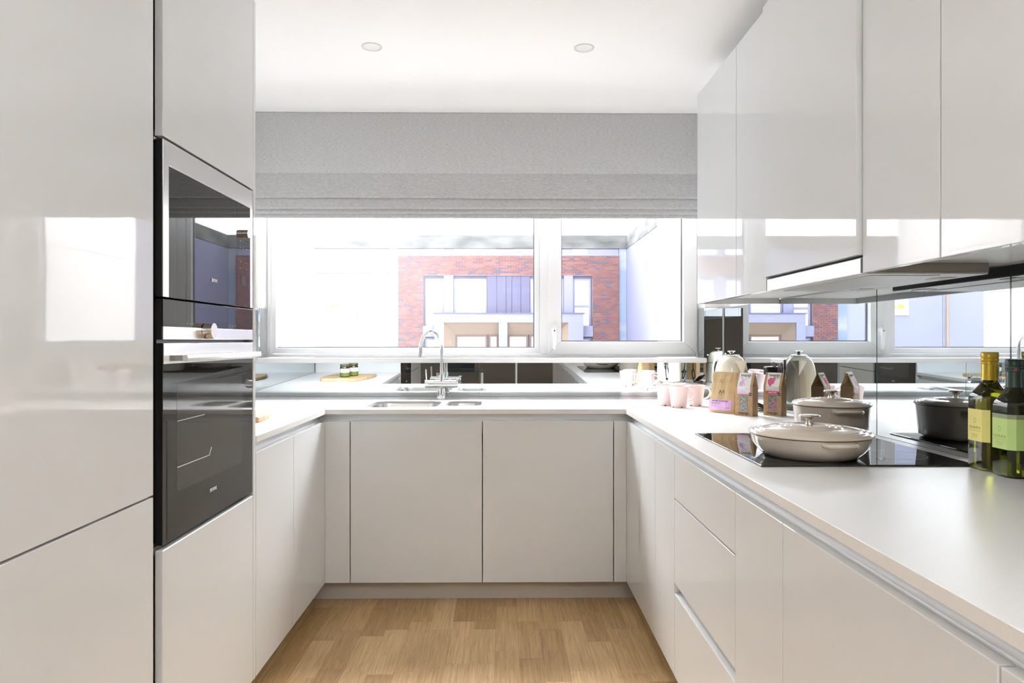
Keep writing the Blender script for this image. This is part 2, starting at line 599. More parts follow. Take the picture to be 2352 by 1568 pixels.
def text(body, size, mat, origin, right, up, parent=None, local=True, align='CENTER', name='lettering', off=0.0006, sx=1.0, sp=1.0, bold=0.0):
    cu = bpy.data.curves.new('tmp_text', 'FONT')
    cu.body = body
    cu.size = size
    cu.align_x = align
    cu.align_y = 'CENTER'
    cu.extrude = 0.00015
    cu.space_character = sp
    cu.offset = bold
    cu.resolution_u = 3
    to = bpy.data.objects.new('tmp_text', cu)
    COL.objects.link(to)
    dg = bpy.context.evaluated_depsgraph_get()
    me = bpy.data.meshes.new_from_object(to.evaluated_get(dg))
    bpy.data.objects.remove(to)
    bpy.data.curves.remove(cu)
    right, up, origin = Vector(right).normalized(), Vector(up).normalized(), Vector(origin)
    n = right.cross(up)
    mt = Matrix(((right.x * sx, up.x, n.x, origin.x + n.x * off), (right.y * sx, up.y, n.y, origin.y + n.y * off),
                 (right.z * sx, up.z, n.z, origin.z + n.z * off), (0, 0, 0, 1)))
    me.transform(mt)
    me.materials.clear()
    me.materials.append(M[mat])
    o = bpy.data.objects.new(name, me)
    me.name = name
    COL.objects.link(o)
    if parent is not None:
        o.parent = parent
        if not local:
            o.matrix_parent_inverse = wm(parent).inverted()
    return o


# ------------------------------------------------------------------ key planes
XL = -0.812      # left cabinet fronts
XR = 0.558       # right base fronts
XU = 0.863       # right wall cabinet fronts
YS = 3.105       # sink run fronts
XWL, XWR = -1.48, 1.226
YB = 3.80        # window wall
ZC = 2.434
ZT = 0.889       # worktop top
ZTB = 0.867
ZD0, ZD1 = 0.101, 0.834

# ------------------------------------------------------------------ setting
fl = bmesh.new()
bx(fl, -4.2, XWR + 0.1, -4.3, YB + 0.2, -0.05, -0.004)
floor = struct(obj('floor', fl, 'joint'))
# oak strips as separate pieces in the aisle, rest behind the camera as one field
plank_meshes = {}


def plank_mesh(w, l):
    k = (round(w, 3), round(l, 3))
    if k not in plank_meshes:
        bm = box(-w / 2 + 0.0002, w / 2 - 0.0002, -l / 2 + 0.0002, l / 2 - 0.0002, -0.006, 0.0)
        me = bpy.data.meshes.new('plank')
        bm.to_mesh(me); bm.free()
        me.materials.append(M['oak'])
        plank_meshes[k] = me
    return plank_meshes[k]


PW = 0.0915
lens = [0.30, 0.34, 0.38, 0.44]
nx = 0
x = -0.95
while x < 0.70:
    y = 3.22
    y -= rnd.choice([0.1, 0.17, 0.24, 0.31, 0.0])
    first = True
    yy = 3.22
    while yy > 0.9:
        l = rnd.choice(lens) if not first else rnd.choice([0.14, 0.2, 0.3, 0.38])
        first = False
        o = bpy.data.objects.new('plank', plank_mesh(PW, l))
        o.location = (x + PW / 2, yy - l / 2, 0)
        o.parent = floor
        COL.objects.link(o)
        yy -= l
    x += PW
    nx += 1
xe = x
rest = bmesh.new()
for (xa, xb, ya, yb) in ((-4.1, XWR, -4.2, 0.55),):
    x = xa
    while x < xb:
        yy = yb + 0.35
        while yy > ya:
            l = rnd.choice([0.5, 0.8, 1.1])
            if yy - l > ya:
                bx(rest, x + 0.0003, min(x + 0.149, xb), yy - l + 0.0003, yy, -0.006, -0.0005)
            yy -= l
        x += 0.15
o = obj('plank_field', rest, 'oak', floor)
o['kind'] = 'stuff'

struct(obj('ceiling', box(-4.2, XWR + 0.12, -4.3, YB + 0.25, ZC, ZC + 0.1), 'ceiling'))
struct(obj('wall_right', box(XWR + 0.006, XWR + 0.12, -4.3, YB + 0.12, -0.05, ZC), 'wall'))
struct(obj('wall_left', box(XWL - 0.12, XWL - 0.006, 0.95, YB + 0.12, -0.05, ZC), 'wall'))
struct(obj('wall_partition', box(-4.1, XWL - 0.12, 0.95, 1.07, -0.05, ZC), 'wall'))
# window wall with opening X -1.36..1.117, Z 1.076..2.36
OX0, OX1, OZ0, OZ1 = -1.362, 1.117, 1.076, 2.36
wb = bmesh.new()
bx(wb, XWL - 0.1, XWR + 0.1, YB + 0.006, YB + 0.25, -0.05, OZ0 - 0.001)
bx(wb, XWL - 0.1, XWR + 0.1, YB + 0.006, YB + 0.25, OZ1, ZC)
bx(wb, XWL - 0.1, OX0 - 0.006, YB + 0.006, YB + 0.25, OZ0 - 0.001, OZ1)
bx(wb, OX1 + 0.006, XWR + 0.1, YB + 0.006, YB + 0.25, OZ0 - 0.001, OZ1)
struct(obj('wall_window', wb, 'wall'))
# living room behind the camera
struct(obj('wall_rear', box(-4.1, XWR, -4.3, -4.2, -0.05, ZC), 'taupe_wall'))
wl = bmesh.new()
bx(wl, -4.2, -4.1, -4.3, -3.6, -0.05, ZC)
bx(wl, -4.2, -4.1, -2.5, 1.07, -0.05, ZC)
bx(wl, -4.2, -4.1, -3.6, -2.5, 2.3, ZC)
bx(wl, -4.2, -4.1, -3.6, -2.5, -0.05, 0.1)
struct(obj('wall_living', wl, 'wall'))

# ------------------------------------------------------------------ window
win = thing('window_1', 'x', 'window', (0, YB + 0.13, OZ0 + 0.03))
del win['label'], win['category']
win['kind'] = 'structure'
YW = 3.93


def frame_bm(x0, x1, z0, z1, w, y0, y1, wb_=None, mitre=True):
    """rectangular frame: outer x0..x1,z0..z1, section width w (bottom wb_)"""
    wb_ = w if wb_ is None else wb_
    bm = bmesh.new()
    o_ = [(x0, z0), (x1, z0), (x1, z1), (x0, z1)]
    i_ = [(x0 + w, z0 + wb_), (x1 - w, z0 + wb_), (x1 - w, z1 - w), (x0 + w, z1 - w)]
    for k in range(4):
        k2 = (k + 1) % 4
        g = 0.0004 if mitre else 0
        pts = [o_[k], o_[k2], i_[k2], i_[k]]
        cx = sum(p[0] for p in pts) / 4
        cz = sum(p[1] for p in pts) / 4
        pts = [(p[0] + (g if p[0] < cx else -g) * (k % 2 == 0), p[1] + (g if p[1] < cz else -g) * (k % 2 == 1)) for p in pts]
        prism(bm, [(p[0], y0, p[1]) for p in pts], (0, y1 - y0, 0))
    return bm


ZS = 1.104
obj('frame', frame_bm(OX0 + 0.001, 1.116, ZS + 0.001, OZ1 - 0.002, 0.018, YW + 0.012, YW + 0.075), 'upvc', win, bevel=0.001)
obj('mullion', box(0.205, 0.262, YW + 0.010, YW + 0.075, ZS + 0.02, OZ1 - 0.02), 'upvc', win, bevel=0.002)
obj('glazing_bead', frame_bm(-1.343, 0.204, ZS + 0.021, OZ1 - 0.021, 0.028, YW + 0.02, YW + 0.06, wb_=0.034), 'upvc', win, bevel=0.002)
obj('spacer_bar', frame_bm(-1.3395, 0.176, ZS + 0.054, OZ1 - 0.05, 0.006, YW + 0.046, YW + 0.058), 'gasket', win)
obj('pane', box(-1.342, 0.177, YW + 0.05, YW + 0.054, ZS + 0.054, OZ1 - 0.048), 'window_glass', win)
sash = obj('sash', frame_bm(0.252, 1.114, 1.121, OZ1 - 0.012, 0.077, YW, YW + 0.06, wb_=0.073), 'upvc', win, bevel=0.003)
obj('spacer_bar', frame_bm(0.330, 1.036, 1.195, OZ1 - 0.09, 0.006, YW + 0.04, YW + 0.052), 'gasket', sash)
obj('pane', box(0.329, 1.037, YW + 0.044, YW + 0.048, 1.194, OZ1 - 0.088), 'window_glass', sash)
hb = bmesh.new()
prism(hb, [(0.286 + u, YW - 0.010, 1.262 + v) for u, v in rect_pts(-0.0135, 0.0135, -0.034, 0.034, 0.0134, 8)], (0, 0.0095, 0))
obj('handle_plate', hb, 'alu', win, bevel=0.001)
hb = bmesh.new()
cyl(hb, (0.286, YW - 0.011, 1.265), (0.286, YW - 0.045, 1.265), 0.0115, 20)
tube(hb, [(0.286, YW - 0.040, 1.272), (0.286, YW - 0.050, 1.262), (0.2865, YW - 0.053, 1.240), (0.287, YW - 0.052, 1.20), (0.287, YW - 0.046, 1.158), (0.287, YW - 0.043, 1.150)],
     [0.009, 0.012, 0.011, 0.0095, 0.009, 0.005], 16)
hd = obj('window_handle', hb, 'alu', win, smooth=True)
hd['label'] = 'silver lever handle pointing down'
hb = bmesh.new()
cyl(hb, (0.286, YW - 0.061, 1.256), (0.286, YW - 0.0635, 1.256), 0.0048, 16)
obj('lock_cylinder', hb, 'nickel', hd)
sl = bmesh.new()
bx(sl, OX0 - 0.006, 1.122, 3.765, YB - 0.001, 1.0775, ZS)
bx(sl, OX0 + 0.002, OX1 - 0.002, YB - 0.001, YW + 0.075, 1.0775, ZS - 0.001)
obj('window_sill', sl, 'sill', win, bevel=0.002)

# ------------------------------------------------------------------ tinted mirror splashbacks
g_m = 'grey tinted mirror splashback panels'


def mirror_panel(name, bm, label):
    o = obj(name, bm, 'mirror')
    tag(o, label, 'splashback', g_m)
    return o


# window wall: leaning back by 1.2 degrees
def lean_panel(x0, x1, z0, z1, y=YB, lean=0.0):
    bm = bmesh.new()
    t_ = math.tan(R(lean)) * (z1 - z0)
    prism(bm, [(x0, y, z0), (x0, y + 0.005, z0), (x0, y + 0.005 + t_ * 0, z1), (x0, y + t_, z1)], (x1 - x0, 0, 0))
    return bm


LEAN = -1.15
mirror_panel('mirror_splashback', lean_panel(XWL + 0.001, -0.1385, ZT + 0.001, 1.0765, lean=LEAN), 'long grey mirror splashback under window sill, left of the joint, behind the tap')
mirror_panel('mirror_splashback', lean_panel(-0.1365, XWR - 0.007, ZT + 0.001, 1.0765, lean=LEAN), 'long grey mirror splashback under window sill, right of the joint, behind the pink mugs')
mirror_panel('mirror_splashback', lean_panel(1.1235, XWR - 0.007, 1.079, 1.383), 'narrow upright grey mirror strip between window and right corner')
mirror_panel('mirror_splashback', lean_panel(XWL + 0.001, OX0 - 0.008, 1.079, 1.383), 'narrow upright grey mirror strip left of the window beside oven column')
o = obj('mirror_splashback', box(OX1, OX1 + 0.005, YB + 0.001, YW - 0.001, ZS + 0.001, 1.383), 'mirror')
tag(o, 'slim mirror slip lining the right window reveal above the sill', 'splashback', g_m)
o = obj('mirror_splashback', box(OX0 - 0.005, OX0, YB + 0.001, YW - 0.001, ZS + 0.001, 1.383), 'mirror')
tag(o, 'slim mirror slip lining the left window reveal above the sill', 'splashback', g_m)
ys = [YB - 0.001, 2.232, 1.638, 0.5, -0.25]
lab = ['long grey mirror splashback on right wall behind the cream kettle', 'grey mirror splashback on right wall behind the hob and pots',
       'grey mirror splashback on right wall beside the oil bottles', 'grey mirror splashback at the near end of the right wall']
for k in range(4):
    mirror_panel('mirror_splashback', box(XWR, XWR + 0.005, ys[k + 1] + 0.0028, ys[k] - 0.0028, ZT + 0.001, 1.383), lab[k])
mirror_panel('mirror_splashback', box(XWL - 0.005, XWL, 2.241, YB - 0.001, ZT + 0.001, 1.383), 'grey mirror splashback on left wall beside the chopping board')
for k, yy in enumerate((2.232, 1.638)):
    o = obj('mirror_joint', box(XWR + 0.0002, XWR + 0.005, yy - 0.0026, yy + 0.0026, ZT + 0.001, 1.383), 'mirror_edge')
    tag(o, ('dark upright joint in the right mirror behind the round casserole' if k == 0 else 'dark upright joint in the right mirror beside the oil bottles'), 'joint')

# ------------------------------------------------------------------ roman blind
bl = thing('roman_blind', 'wide grey woven roman blind gathered above the kitchen window', 'blind', (-0.12, 3.71, ZC - 0.001))
BX0, BX1 = -1.46, 1.212


def blind_sheet(prof, amp=0.0, seed=0, n=90, th=0.0015):
    bm = bmesh.new()
    rr = random.Random(seed)
    ph = [rr.uniform(0, 6.28) for _ in range(4)]
    rows = []
    for i in range(n + 1):
        u = i / n
        x = BX0 + (BX1 - BX0) * u
        w = amp * (math.sin(5 * u + ph[0]) + 0.6 * math.sin(13 * u + ph[1]) + 0.35 * math.sin(29 * u + ph[2]))
        rows.append([bm.verts.new((x, y + w * 0.7 * k_, z + w * k_)) for (y, z, k_) in prof])
    for a, b2 in zip(rows, rows[1:]):
        for k in range(len(prof) - 1):
            bm.faces.new((a[k], a[k + 1], b2[k + 1], b2[k]))
    bm.faces.new(rows[0]); bm.faces.new(rows[-1])
    bm.faces.new([r_[0] for r_ in rows] + [r_[-1] for r_ in reversed(rows)])
    return bm


def sheet_prof(ytop, ztop, zbot, yf, lip=0.006):
    # front surface down to a rounded lip and back up
    return [(ytop, ztop, 0), (yf, (ztop + zbot) / 2, .3), (yf - 0.001, zbot + 0.012, 1), (yf - 0.002, zbot + 0.004, 1), (yf + 0.001, zbot, 1),
            (yf + lip, zbot + 0.003, 1), (yf + lip + 0.002, zbot + 0.015, 1), (ytop + lip, ztop, 0)]


obj('fabric', blind_sheet([(3.700, ZC - 0.002, 0), (3.6985, 2.25, .2), (3.697, 2.106, .6), (3.6985, 2.1035, .6), (3.6965, 2.1005, .6)] + sheet_prof(3.697, 2.09, 1.970, 3.694, 0.008)[1:-1] + [(3.706, 2.1, 0.3), (3.708, ZC - 0.002, 0)], 0.0016, 3), 'fabric', bl, smooth=True, angle=60)
obj('fold', blind_sheet(sheet_prof(3.712, 2.08, 1.914, 3.705, 0.007), 0.0016, 5), 'fabric', bl, smooth=True, angle=60)
obj('fold', blind_sheet(sheet_prof(3.724, 2.08, 1.889, 3.716, 0.007), 0.0014, 6), 'fabric', bl, smooth=True, angle=60)
obj('fold', blind_sheet(sheet_prof(3.736, 2.08, 1.867, 3.727, 0.007), 0.0008, 9), 'fabric', bl, smooth=True, angle=60)
obj('headrail', box(BX0 + 0.01, BX1 - 0.01, 3.712, 3.745, ZC - 0.03, ZC - 0.001), 'upvc', bl)

# ------------------------------------------------------------------ downlights
g = 'recessed ceiling downlights'
dl = thing('ceiling_downlight', 'recessed white round downlight, the left one, above the sink tap', 'downlight', (-0.556, 2.875, ZC), 0, g)
bm = bmesh.new()
lathe(bm, [(0.034, -0.0005), (0.0365, -0.003), (0.042, -0.003), (0.0425, -0.0005)], 40, close=False)
obj('trim_ring', bm, 'upvc', dl, local=True, smooth=True)
bm = bmesh.new()
lathe(bm, [(0, -0.0012), (0.030, -0.0008), (0.034, -0.0003)], 40, close=False)
obj('lamp_face', bm, 'lamp_white', dl, local=True, smooth=True)
dup(dl, (0.337, 2.875, ZC), label='recessed white round downlight, the right one, towards the wall cabinets')

# ------------------------------------------------------------------ base cabinets
BV = 0.0012


def profile_run(kind, a, b2, label):
    """satin handle channel under the worktop edge; a,b along run"""
    prof = [(0.010, ZTB - 0.0005), (0.024, 0.8645), (0.033, 0.858), (0.036, 0.849), (0.033, 0.840), (0.0275, 0.8345), (0.0262, 0.8365), (0.0245, 0.8345),
            (0.0245, 0.800), (0.045, 0.800), (0.045, ZTB - 0.0005)]
    bm = bmesh.new()
    p0, p1 = [], []
    for d, z in prof:
        if kind == 'L':
            p0.append(bm.verts.new((XL - d, a, z))); p1.append(bm.verts.new((XL - d, b2 + d, z)))
        elif kind == 'R':
            p0.append(bm.verts.new((XR + d, a, z))); p1.append(bm.verts.new((XR + d, b2 + d, z)))
        else:
            p0.append(bm.verts.new((a - d, YS + d, z))); p1.append(bm.verts.new((b2 + d, YS + d, z)))
    n = len(prof)
    for k in range(n):
        bm.faces.new((p0[k], p0[(k + 1) % n], p1[(k + 1) % n], p1[k]))
    bm.faces.new(p0); bm.faces.new(p1)
    o = obj('handle_channel', bm, 'alu', smooth=True, angle=50)
    tag(o, label, 'handle channel', 'aluminium handle channels under the worktop')
    return o


profile_run('L', 2.242, YS, 'aluminium handle channel above the left base cabinet doors')
profile_run('S', XL, XR, 'aluminium handle channel above the sink cabinet doors')
profile_run('R', -0.24, YS, 'aluminium handle channel above the right base doors and drawers')


def cab(name, label, axis, a, b2, fronts, cat='cabinet', group=None, deep=0.6, zc0=0.101, zc1=0.866):
    """axis 'L'/'R'/'S'; a..b2 range along run. fronts: list of (partname, a, b, z0, z1)"""
    if axis == 'S':
        root = thing(name, label, cat, ((a + b2) / 2, YS + 0.3, zc0), 0, group)
        car = box(a + 0.001, b2 - 0.001, YS + 0.047, YB - 0.06, zc0, min(zc1, 0.69))
    elif axis == 'L':
        root = thing(name, label, cat, (XL - 0.3, (a + b2) / 2, zc0), 0, group)
        car = box(XWL + 0.02, XL - 0.047, a + 0.001, b2 - 0.001, zc0, zc1)
    else:
        root = thing(name, label, cat, (XR + 0.3, (a + b2) / 2, zc0), 0, group)
        car = box(XR + 0.047, XWR - 0.02, a + 0.001, b2 - 0.001, zc0, zc1)
    obj('carcass', car, 'carcass', root)
    for pn, p, q, z0, z1 in fronts:
        if axis == 'S':
            f = box(p, q, YS, YS + 0.020, z0, z1)
            back = box(p + .004, q - .004, YS + .0202, YS + 0.046, z0 + .004, min(z1, .798))
        elif axis == 'L':
            f = box(XL, XL - 0.020, p, q, z0, z1)
            back = box(XL - .0202, XL - 0.046, p + .004, q - .004, z0 + .004, min(z1, .798))
        else:
            f = box(XR, XR + 0.020, p, q, z0, z1)
            back = box(XR + .0202, XR + 0.046, p + .004, q - .004, z0 + .004, min(z1, .798))
        d = obj(pn, f, 'gloss', root, bevel=0.0015, seg=3)
        obj('door_core', back, 'carcass', d)
    return root


G = 0.0021
cab('base_cabinet', 'gloss white base cabinet beside the oven column, left run', 'L', 2.243, 2.645, [('door', 2.243 + G, 2.645 - G, ZD0, ZD1)])
cab('base_cabinet', 'gloss white base cabinet in the left corner beside sink run', 'L', 2.645, 3.04, [('door', 2.645 + G, 3.04 - G, ZD0, ZD1)])
o = obj('filler_panel', box(XL, XL - 0.020, 3.0415, YS + 0.0195, ZD0, ZD1), 'gloss', bevel=0.0012)
tag(o, 'narrow gloss white corner filler at the end of the left run', 'filler panel')
xs = [-0.699, -0.099, 0.499]
cab('sink_cabinet', 'gloss white sink cabinet under the tap, left of the two', 'S', -0.699, -0.099, [('door', -0.699 + G, -0.099 - G, ZD0, ZD1)], group='sink run cabinets')
cab('sink_cabinet', 'gloss white cabinet facing the camera, right of the two in sink run', 'S', -0.099, 0.499, [('door', -0.099 + G, 0.499 - G, ZD0, ZD1)], group='sink run cabinets')
o = obj('filler_panel', box(XL + 0.0005, -0.699 - G, YS, YS + 0.02, ZD0, ZD1), 'gloss', bevel=0.0012)
tag(o, 'gloss white filler panel left of the sink cabinet doors', 'filler panel')
o = obj('filler_panel', box(0.499 + G, XR - 0.0005, YS, YS + 0.02, ZD0, ZD1), 'gloss', bevel=0.0012)
tag(o, 'slim gloss white filler panel right of the sink run doors', 'filler panel')
cab('base_cabinet', 'gloss white corner base cabinet at far end of right run', 'R', 2.522, YS, [('door', 2.522 + G, YS + 0.019, ZD0, ZD1)])
cab('base_cabinet', 'slim gloss white base cabinet between corner cabinet and drawers', 'R', 2.233, 2.522, [('door', 2.233 + G, 2.522 - G, ZD0, ZD1)])
dr = cab('drawer_cabinet', 'gloss white three drawer cabinet under the hob', 'R', 1.645, 2.233,
         [('drawer', 1.645 + G, 2.233 - G, 0.6845, ZD1), ('drawer', 1.645 + G, 2.233 - G, 0.406, 0.680), ('drawer', 1.645 + G, 2.233 - G, ZD0, 0.373)], cat='drawer unit')
ch = bmesh.new()
prof = [(0.0215, 0.4045), (0.036, 0.404), (0.044, 0.392), (0.038, 0.378), (0.027, 0.3715), (0.0215, 0.372), (0.0212, 0.360), (0.046, 0.360), (0.046, 0.4055)]
prism(ch, [(XR + d, 1.652, z) for d, z in prof], (0, 0.575, 0))
for c in list(dr.children):
    if c.name.startswith('drawer') and abs(c.data.vertices[0].co.z - 0.406) < 0.01:
        for g_ in list(c.children):
            bpy.data.objects.remove(g_)
for c in list(dr.children):
    if c.name.startswith('drawer') and abs(c.data.vertices[0].co.z - ZD0) < 0.01:
        for g_ in list(c.children):
            bpy.data.objects.remove(g_)
obj('drawer_channel', ch, 'alu', dr, smooth=True, angle=50)
cab('base_cabinet', 'narrow gloss white base cabinet right of the drawers', 'R', 1.363, 1.645, [('door', 1.363 + G, 1.645 - G, ZD0, ZD1)])
cab('base_cabinet', 'wide gloss white base cabinet in the near right foreground', 'R', 0.763, 1.363, [('door', 0.763 + G, 1.363 - G, ZD0, ZD1)])
cab('base_cabinet', 'gloss white base cabinet at the near end, mostly outside the picture', 'R', -0.235, 0.763, [('door', 0.163 + G, 0.763 - G, ZD0, ZD1), ('door', -0.235, 0.163 - G, ZD0, ZD1)])
for nme, bm in (('trim_1', box(XL - 0.0985, XR + 0.0985, YS + 0.080, YS + 0.098, 0.0, ZD0 - 0.001)),
                ('trim_2', box(XL - 0.098, XL - 0.080, 2.243, YS + 0.079, 0.0, ZD0 - 0.001)),
                ('trim_3', box(XR + 0.080, XR + 0.098, -0.235, YS + 0.079, 0.0, ZD0 - 0.001))):
    struct(obj(nme, bm, 'plinth'))

# ------------------------------------------------------------------ worktop with undermount sink cut-outs
OV = 0.004
wt = bmesh.new()
pts = [(XWL + 0.001, 2.2425), (XL + OV, 2.2425), (XL + OV, YS - OV), (XR - OV, YS - OV), (XR - OV, -0.24), (XWR - 0.001, -0.24), (XWR - 0.001, YB - 0.001), (XWL + 0.001, YB - 0.001)]
prism(wt, [(p[0], p[1], ZTB) for p in pts], (0, 0, ZT - ZTB))
bmesh.ops.recalc_face_normals(wt, faces=wt.faces[:])
top = obj('worktop', wt, 'worktop')
BOWL1 = (-0.655, -0.315, 3.185, 3.53, 0.075)
BOWL2 = (-0.283, -0.112, 3.255, 3.53, 0.06)
cut = bmesh.new()
for (u0, u1, v0, v1, r) in (BOWL1, BOWL2):
    prism(cut, [(u, v, ZTB - 0.02) for u, v in rect_pts(u0, u1, v0, v1, r, 8)], (0, 0, 0.08))
for k in range(5):
    yy = 3.26 + 0.055 * k
    prism(cut, [(u, v, ZT - 0.003) for u, v in rect_pts(-0.085, 0.345 - 0.012 * k, yy, yy + 0.012, 0.0058, 4)], (0, 0, 0.01))
co = obj('cutter', cut, 'worktop')
md = top.modifiers.new('cut', 'BOOLEAN')
md.object = co
md.operation = 'DIFFERENCE'
md.solver = 'EXACT'
dg = bpy.context.evaluated_depsgraph_get()
me = bpy.data.meshes.new_from_object(top.evaluated_get(dg))
top.modifiers.clear()
top.data = me
bpy.data.objects.remove(co)
md = top.modifiers.new('soft_edge', 'BEVEL'); md.width = 0.0012; md.segments = 2; md.limit_method = 'ANGLE'; md.angle_limit = R(50)
tag(top, 'continuous white quartz worktop running round three sides with drainer grooves', 'worktop')

sk = thing('kitchen_sink', 'undermounted stainless one and a half bowl sink below the tap', 'sink', (-0.38, 3.36, ZTB - 0.17))


def bowl(u0, u1, v0, v1, r, depth, nm):
    bm = bmesh.new()
    n = 8
    cx, cy = (u0 + u1) / 2, (v0 + v1) / 2
    rings = []
    for k, (ins, z, rr) in enumerate(((0.012, 0, r + .012), (-0.0008, -0.0002, r), (-0.0008, 0.0105, r), (-0.0018, 0.0100, r), (-0.0040, -0.004, r), (-0.012, -depth + 0.03, r * .9), (-0.022, -depth + 0.008, r * .85), (-0.045, -depth, r * .6))):
        rings.append([bm.verts.new((u, v, ZTB - 0.0008 + z)) for u, v in rect_pts(u0 - ins, u1 + ins, v0 - ins, v1 + ins, rr, n)])
    for a, b2 in zip(rings, rings[1:]):
        m_ = len(a)
        for k in range(m_):
            bm.faces.new((a[k], a[(k + 1) % m_], b2[(k + 1) % m_], b2[k]))
    bm.faces.new(rings[-1])
    o = obj(nm, bm, 'steel', sk, smooth=True, angle=40)
    w_ = bmesh.new()
    lathe(w_, [(0, 0.001), (0.02, 0.001), (0.03, 0.004), (0.036, 0.002), (0.037, 0.0)], 30, (cx, cy, ZTB - 0.0008 - depth), close=False)
    obj('waste', w_, 'chrome', o, smooth=True)
    return o


bowl(*BOWL1, 0.16, 'main_bowl')
bowl(*BOWL2, 0.12, 'half_bowl')

# ------------------------------------------------------------------ tap
TX, TY = -0.337, 3.666
tp = thing('kitchen_tap', 'chrome swan neck mixer tap with lever rising behind the sink', 'tap', (TX, TY, ZT))
bm = bmesh.new()
lathe(bm, [(0, 0), (0.0265, 0), (0.0265, 0.003), (0.0235, 0.007), (0.0205, 0.02), (0.0195, 0.055)], 32)
obj('base', bm, 'chrome', tp, local=True, smooth=True)
bm = bmesh.new()
pr = [(0, -0.088), (0.015, -0.088), (0.021, -0.086), (0.0215, -0.066), (0.0200, -0.065), (0.0200, -0.064), (0.0215, -0.063), (0.0215, 0.052), (0.0205, 0.0525), (0.0215, 0.053), (0.0215, 0.082), (0.018, 0.084), (0.018, 0.090), (0, 0.091)]
rings = lathe(bm, pr, 32, close=False)
for v in bm.verts:
    v.co = Vector((v.co.z, v.co.y, v.co.x + 0.079))
obj('mixer_body', bm, 'chrome', tp, local=True, smooth=True)
bm = bmesh.new()
cyl(bm, (0.0, 0, 0.095), (0.0, 0, 0.128), 0.0155, 24)
obj('collar', bm, 'chrome', tp, local=True, smooth=True)
bm = bmesh.new()
pts = [(0.002, 0, 0.12), (0.002, 0, 0.20), (0.002, 0, 0.262)]
ca = Vector((-0.50, -0.866, 0)).normalized()
rad = 0.093
cz = 0.268
for k in range(1, 21):
    a = R(180 * k / 20)
    off = rad - rad * math.cos(a)
    pts.append((0.002 + ca.x * off, ca.y * off, cz + rad * math.sin(a)))
pts.append((0.002 + ca.x * 2.02 * rad, ca.y * 2.02 * rad, cz - 0.03))
tube(bm, pts, 0.0095, 20)
sp_ = obj('spout', bm, 'chrome', tp, local=True, smooth=True)
bm = bmesh.new()
cyl(bm, (0.002 + ca.x * 2.02 * rad, ca.y * 2.02 * rad, cz - 0.03), (0.002 + ca.x * 2.02 * rad, ca.y * 2.02 * rad, cz - 0.042), 0.0105, 24)
obj('aerator', bm, 'chrome', sp_, local=True, smooth=True)
bm = bmesh.new()
cyl(bm, (-0.079, 0, 0.098), (-0.082, -0.002, 0.158), 0.0042, 12)
obj('lever', bm, 'chrome', tp, local=True, smooth=True)
bm = bmesh.new()
cyl(bm, (0.084, 0, 0.098), (0.084, 0, 0.106), 0.008, 12)
obj('lever', bm, 'chrome', tp, local=True, smooth=True)

# ------------------------------------------------------------------ tall units left
TZ0, TZ1 = 0.101, 2.303
fr_ = thing('tall_cabinet', 'tall gloss white fridge housing at the left edge of the picture', 'cabinet', (XL - 0.3, 1.29, TZ0))
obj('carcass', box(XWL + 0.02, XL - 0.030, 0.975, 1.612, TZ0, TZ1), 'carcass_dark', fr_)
obj('door', box(XL, XL - 0.020, 0.99, 1.5896, 0.8425, TZ1), 'gloss', fr_, bevel=0.0015, seg=3)
obj('door', box(XL, XL - 0.020, 0.99, 1.5896, TZ0, 0.8375), 'gloss', fr_, bevel=0.0015, seg=3)
obj('end_panel', box(XWL + 0.02, XL, 0.955, 0.974, TZ0, TZ1), 'gloss', fr_, bevel=0.001)

ov = thing('oven_housing', 'tall gloss white oven housing between fridge cabinet and left worktop', 'cabinet', (XL - 0.3, 1.93, TZ0))
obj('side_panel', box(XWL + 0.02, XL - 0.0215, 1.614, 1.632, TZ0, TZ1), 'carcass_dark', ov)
obj('end_panel', box(XWL + 0.003, XL, 2.2195, 2.2395, TZ0, TZ1), 'gloss', ov, bevel=0.001)
obj('shelf', box(XWL + 0.02, XL - 0.03, 1.633, 2.218, 0.684, 0.702), 'carcass', ov)
obj('shelf', box(XWL + 0.02, XL - 0.03, 1.633, 2.218, 1.687, 1.705), 'carcass', ov)
obj('top_panel', box(XWL + 0.02, XL - 0.021, 1.633, 2.218, 2.285, TZ1), 'carcass', ov)
obj('back_panel', box(XWL + 0.004, XWL + 0.018, 1.614, 2.218, TZ0, TZ1), 'carcass', ov)
obj('door', box(XL, XL - 0.020, 1.634, 2.2165, 1.688, TZ1), 'gloss', ov, bevel=0.0015, seg=3)
obj('drawer', box(XL, XL - 0.020, 1.634, 2.2165, TZ0, 0.700), 'gloss', ov, bevel=0.003, seg=3)
bm = bmesh.new()
cyl(bm, (XL - 0.024, 1.634, 1.683), (XL - 0.024, 2.2165, 1.683), 0.004, 12)
obj('seal_strip', bm, 'alu', ov, smooth=True)
struct(obj('trim_4', box(XL - 0.098, XL - 0.080, 0.975, 2.218, 0.0, TZ0 - 0.001), 'plinth'))

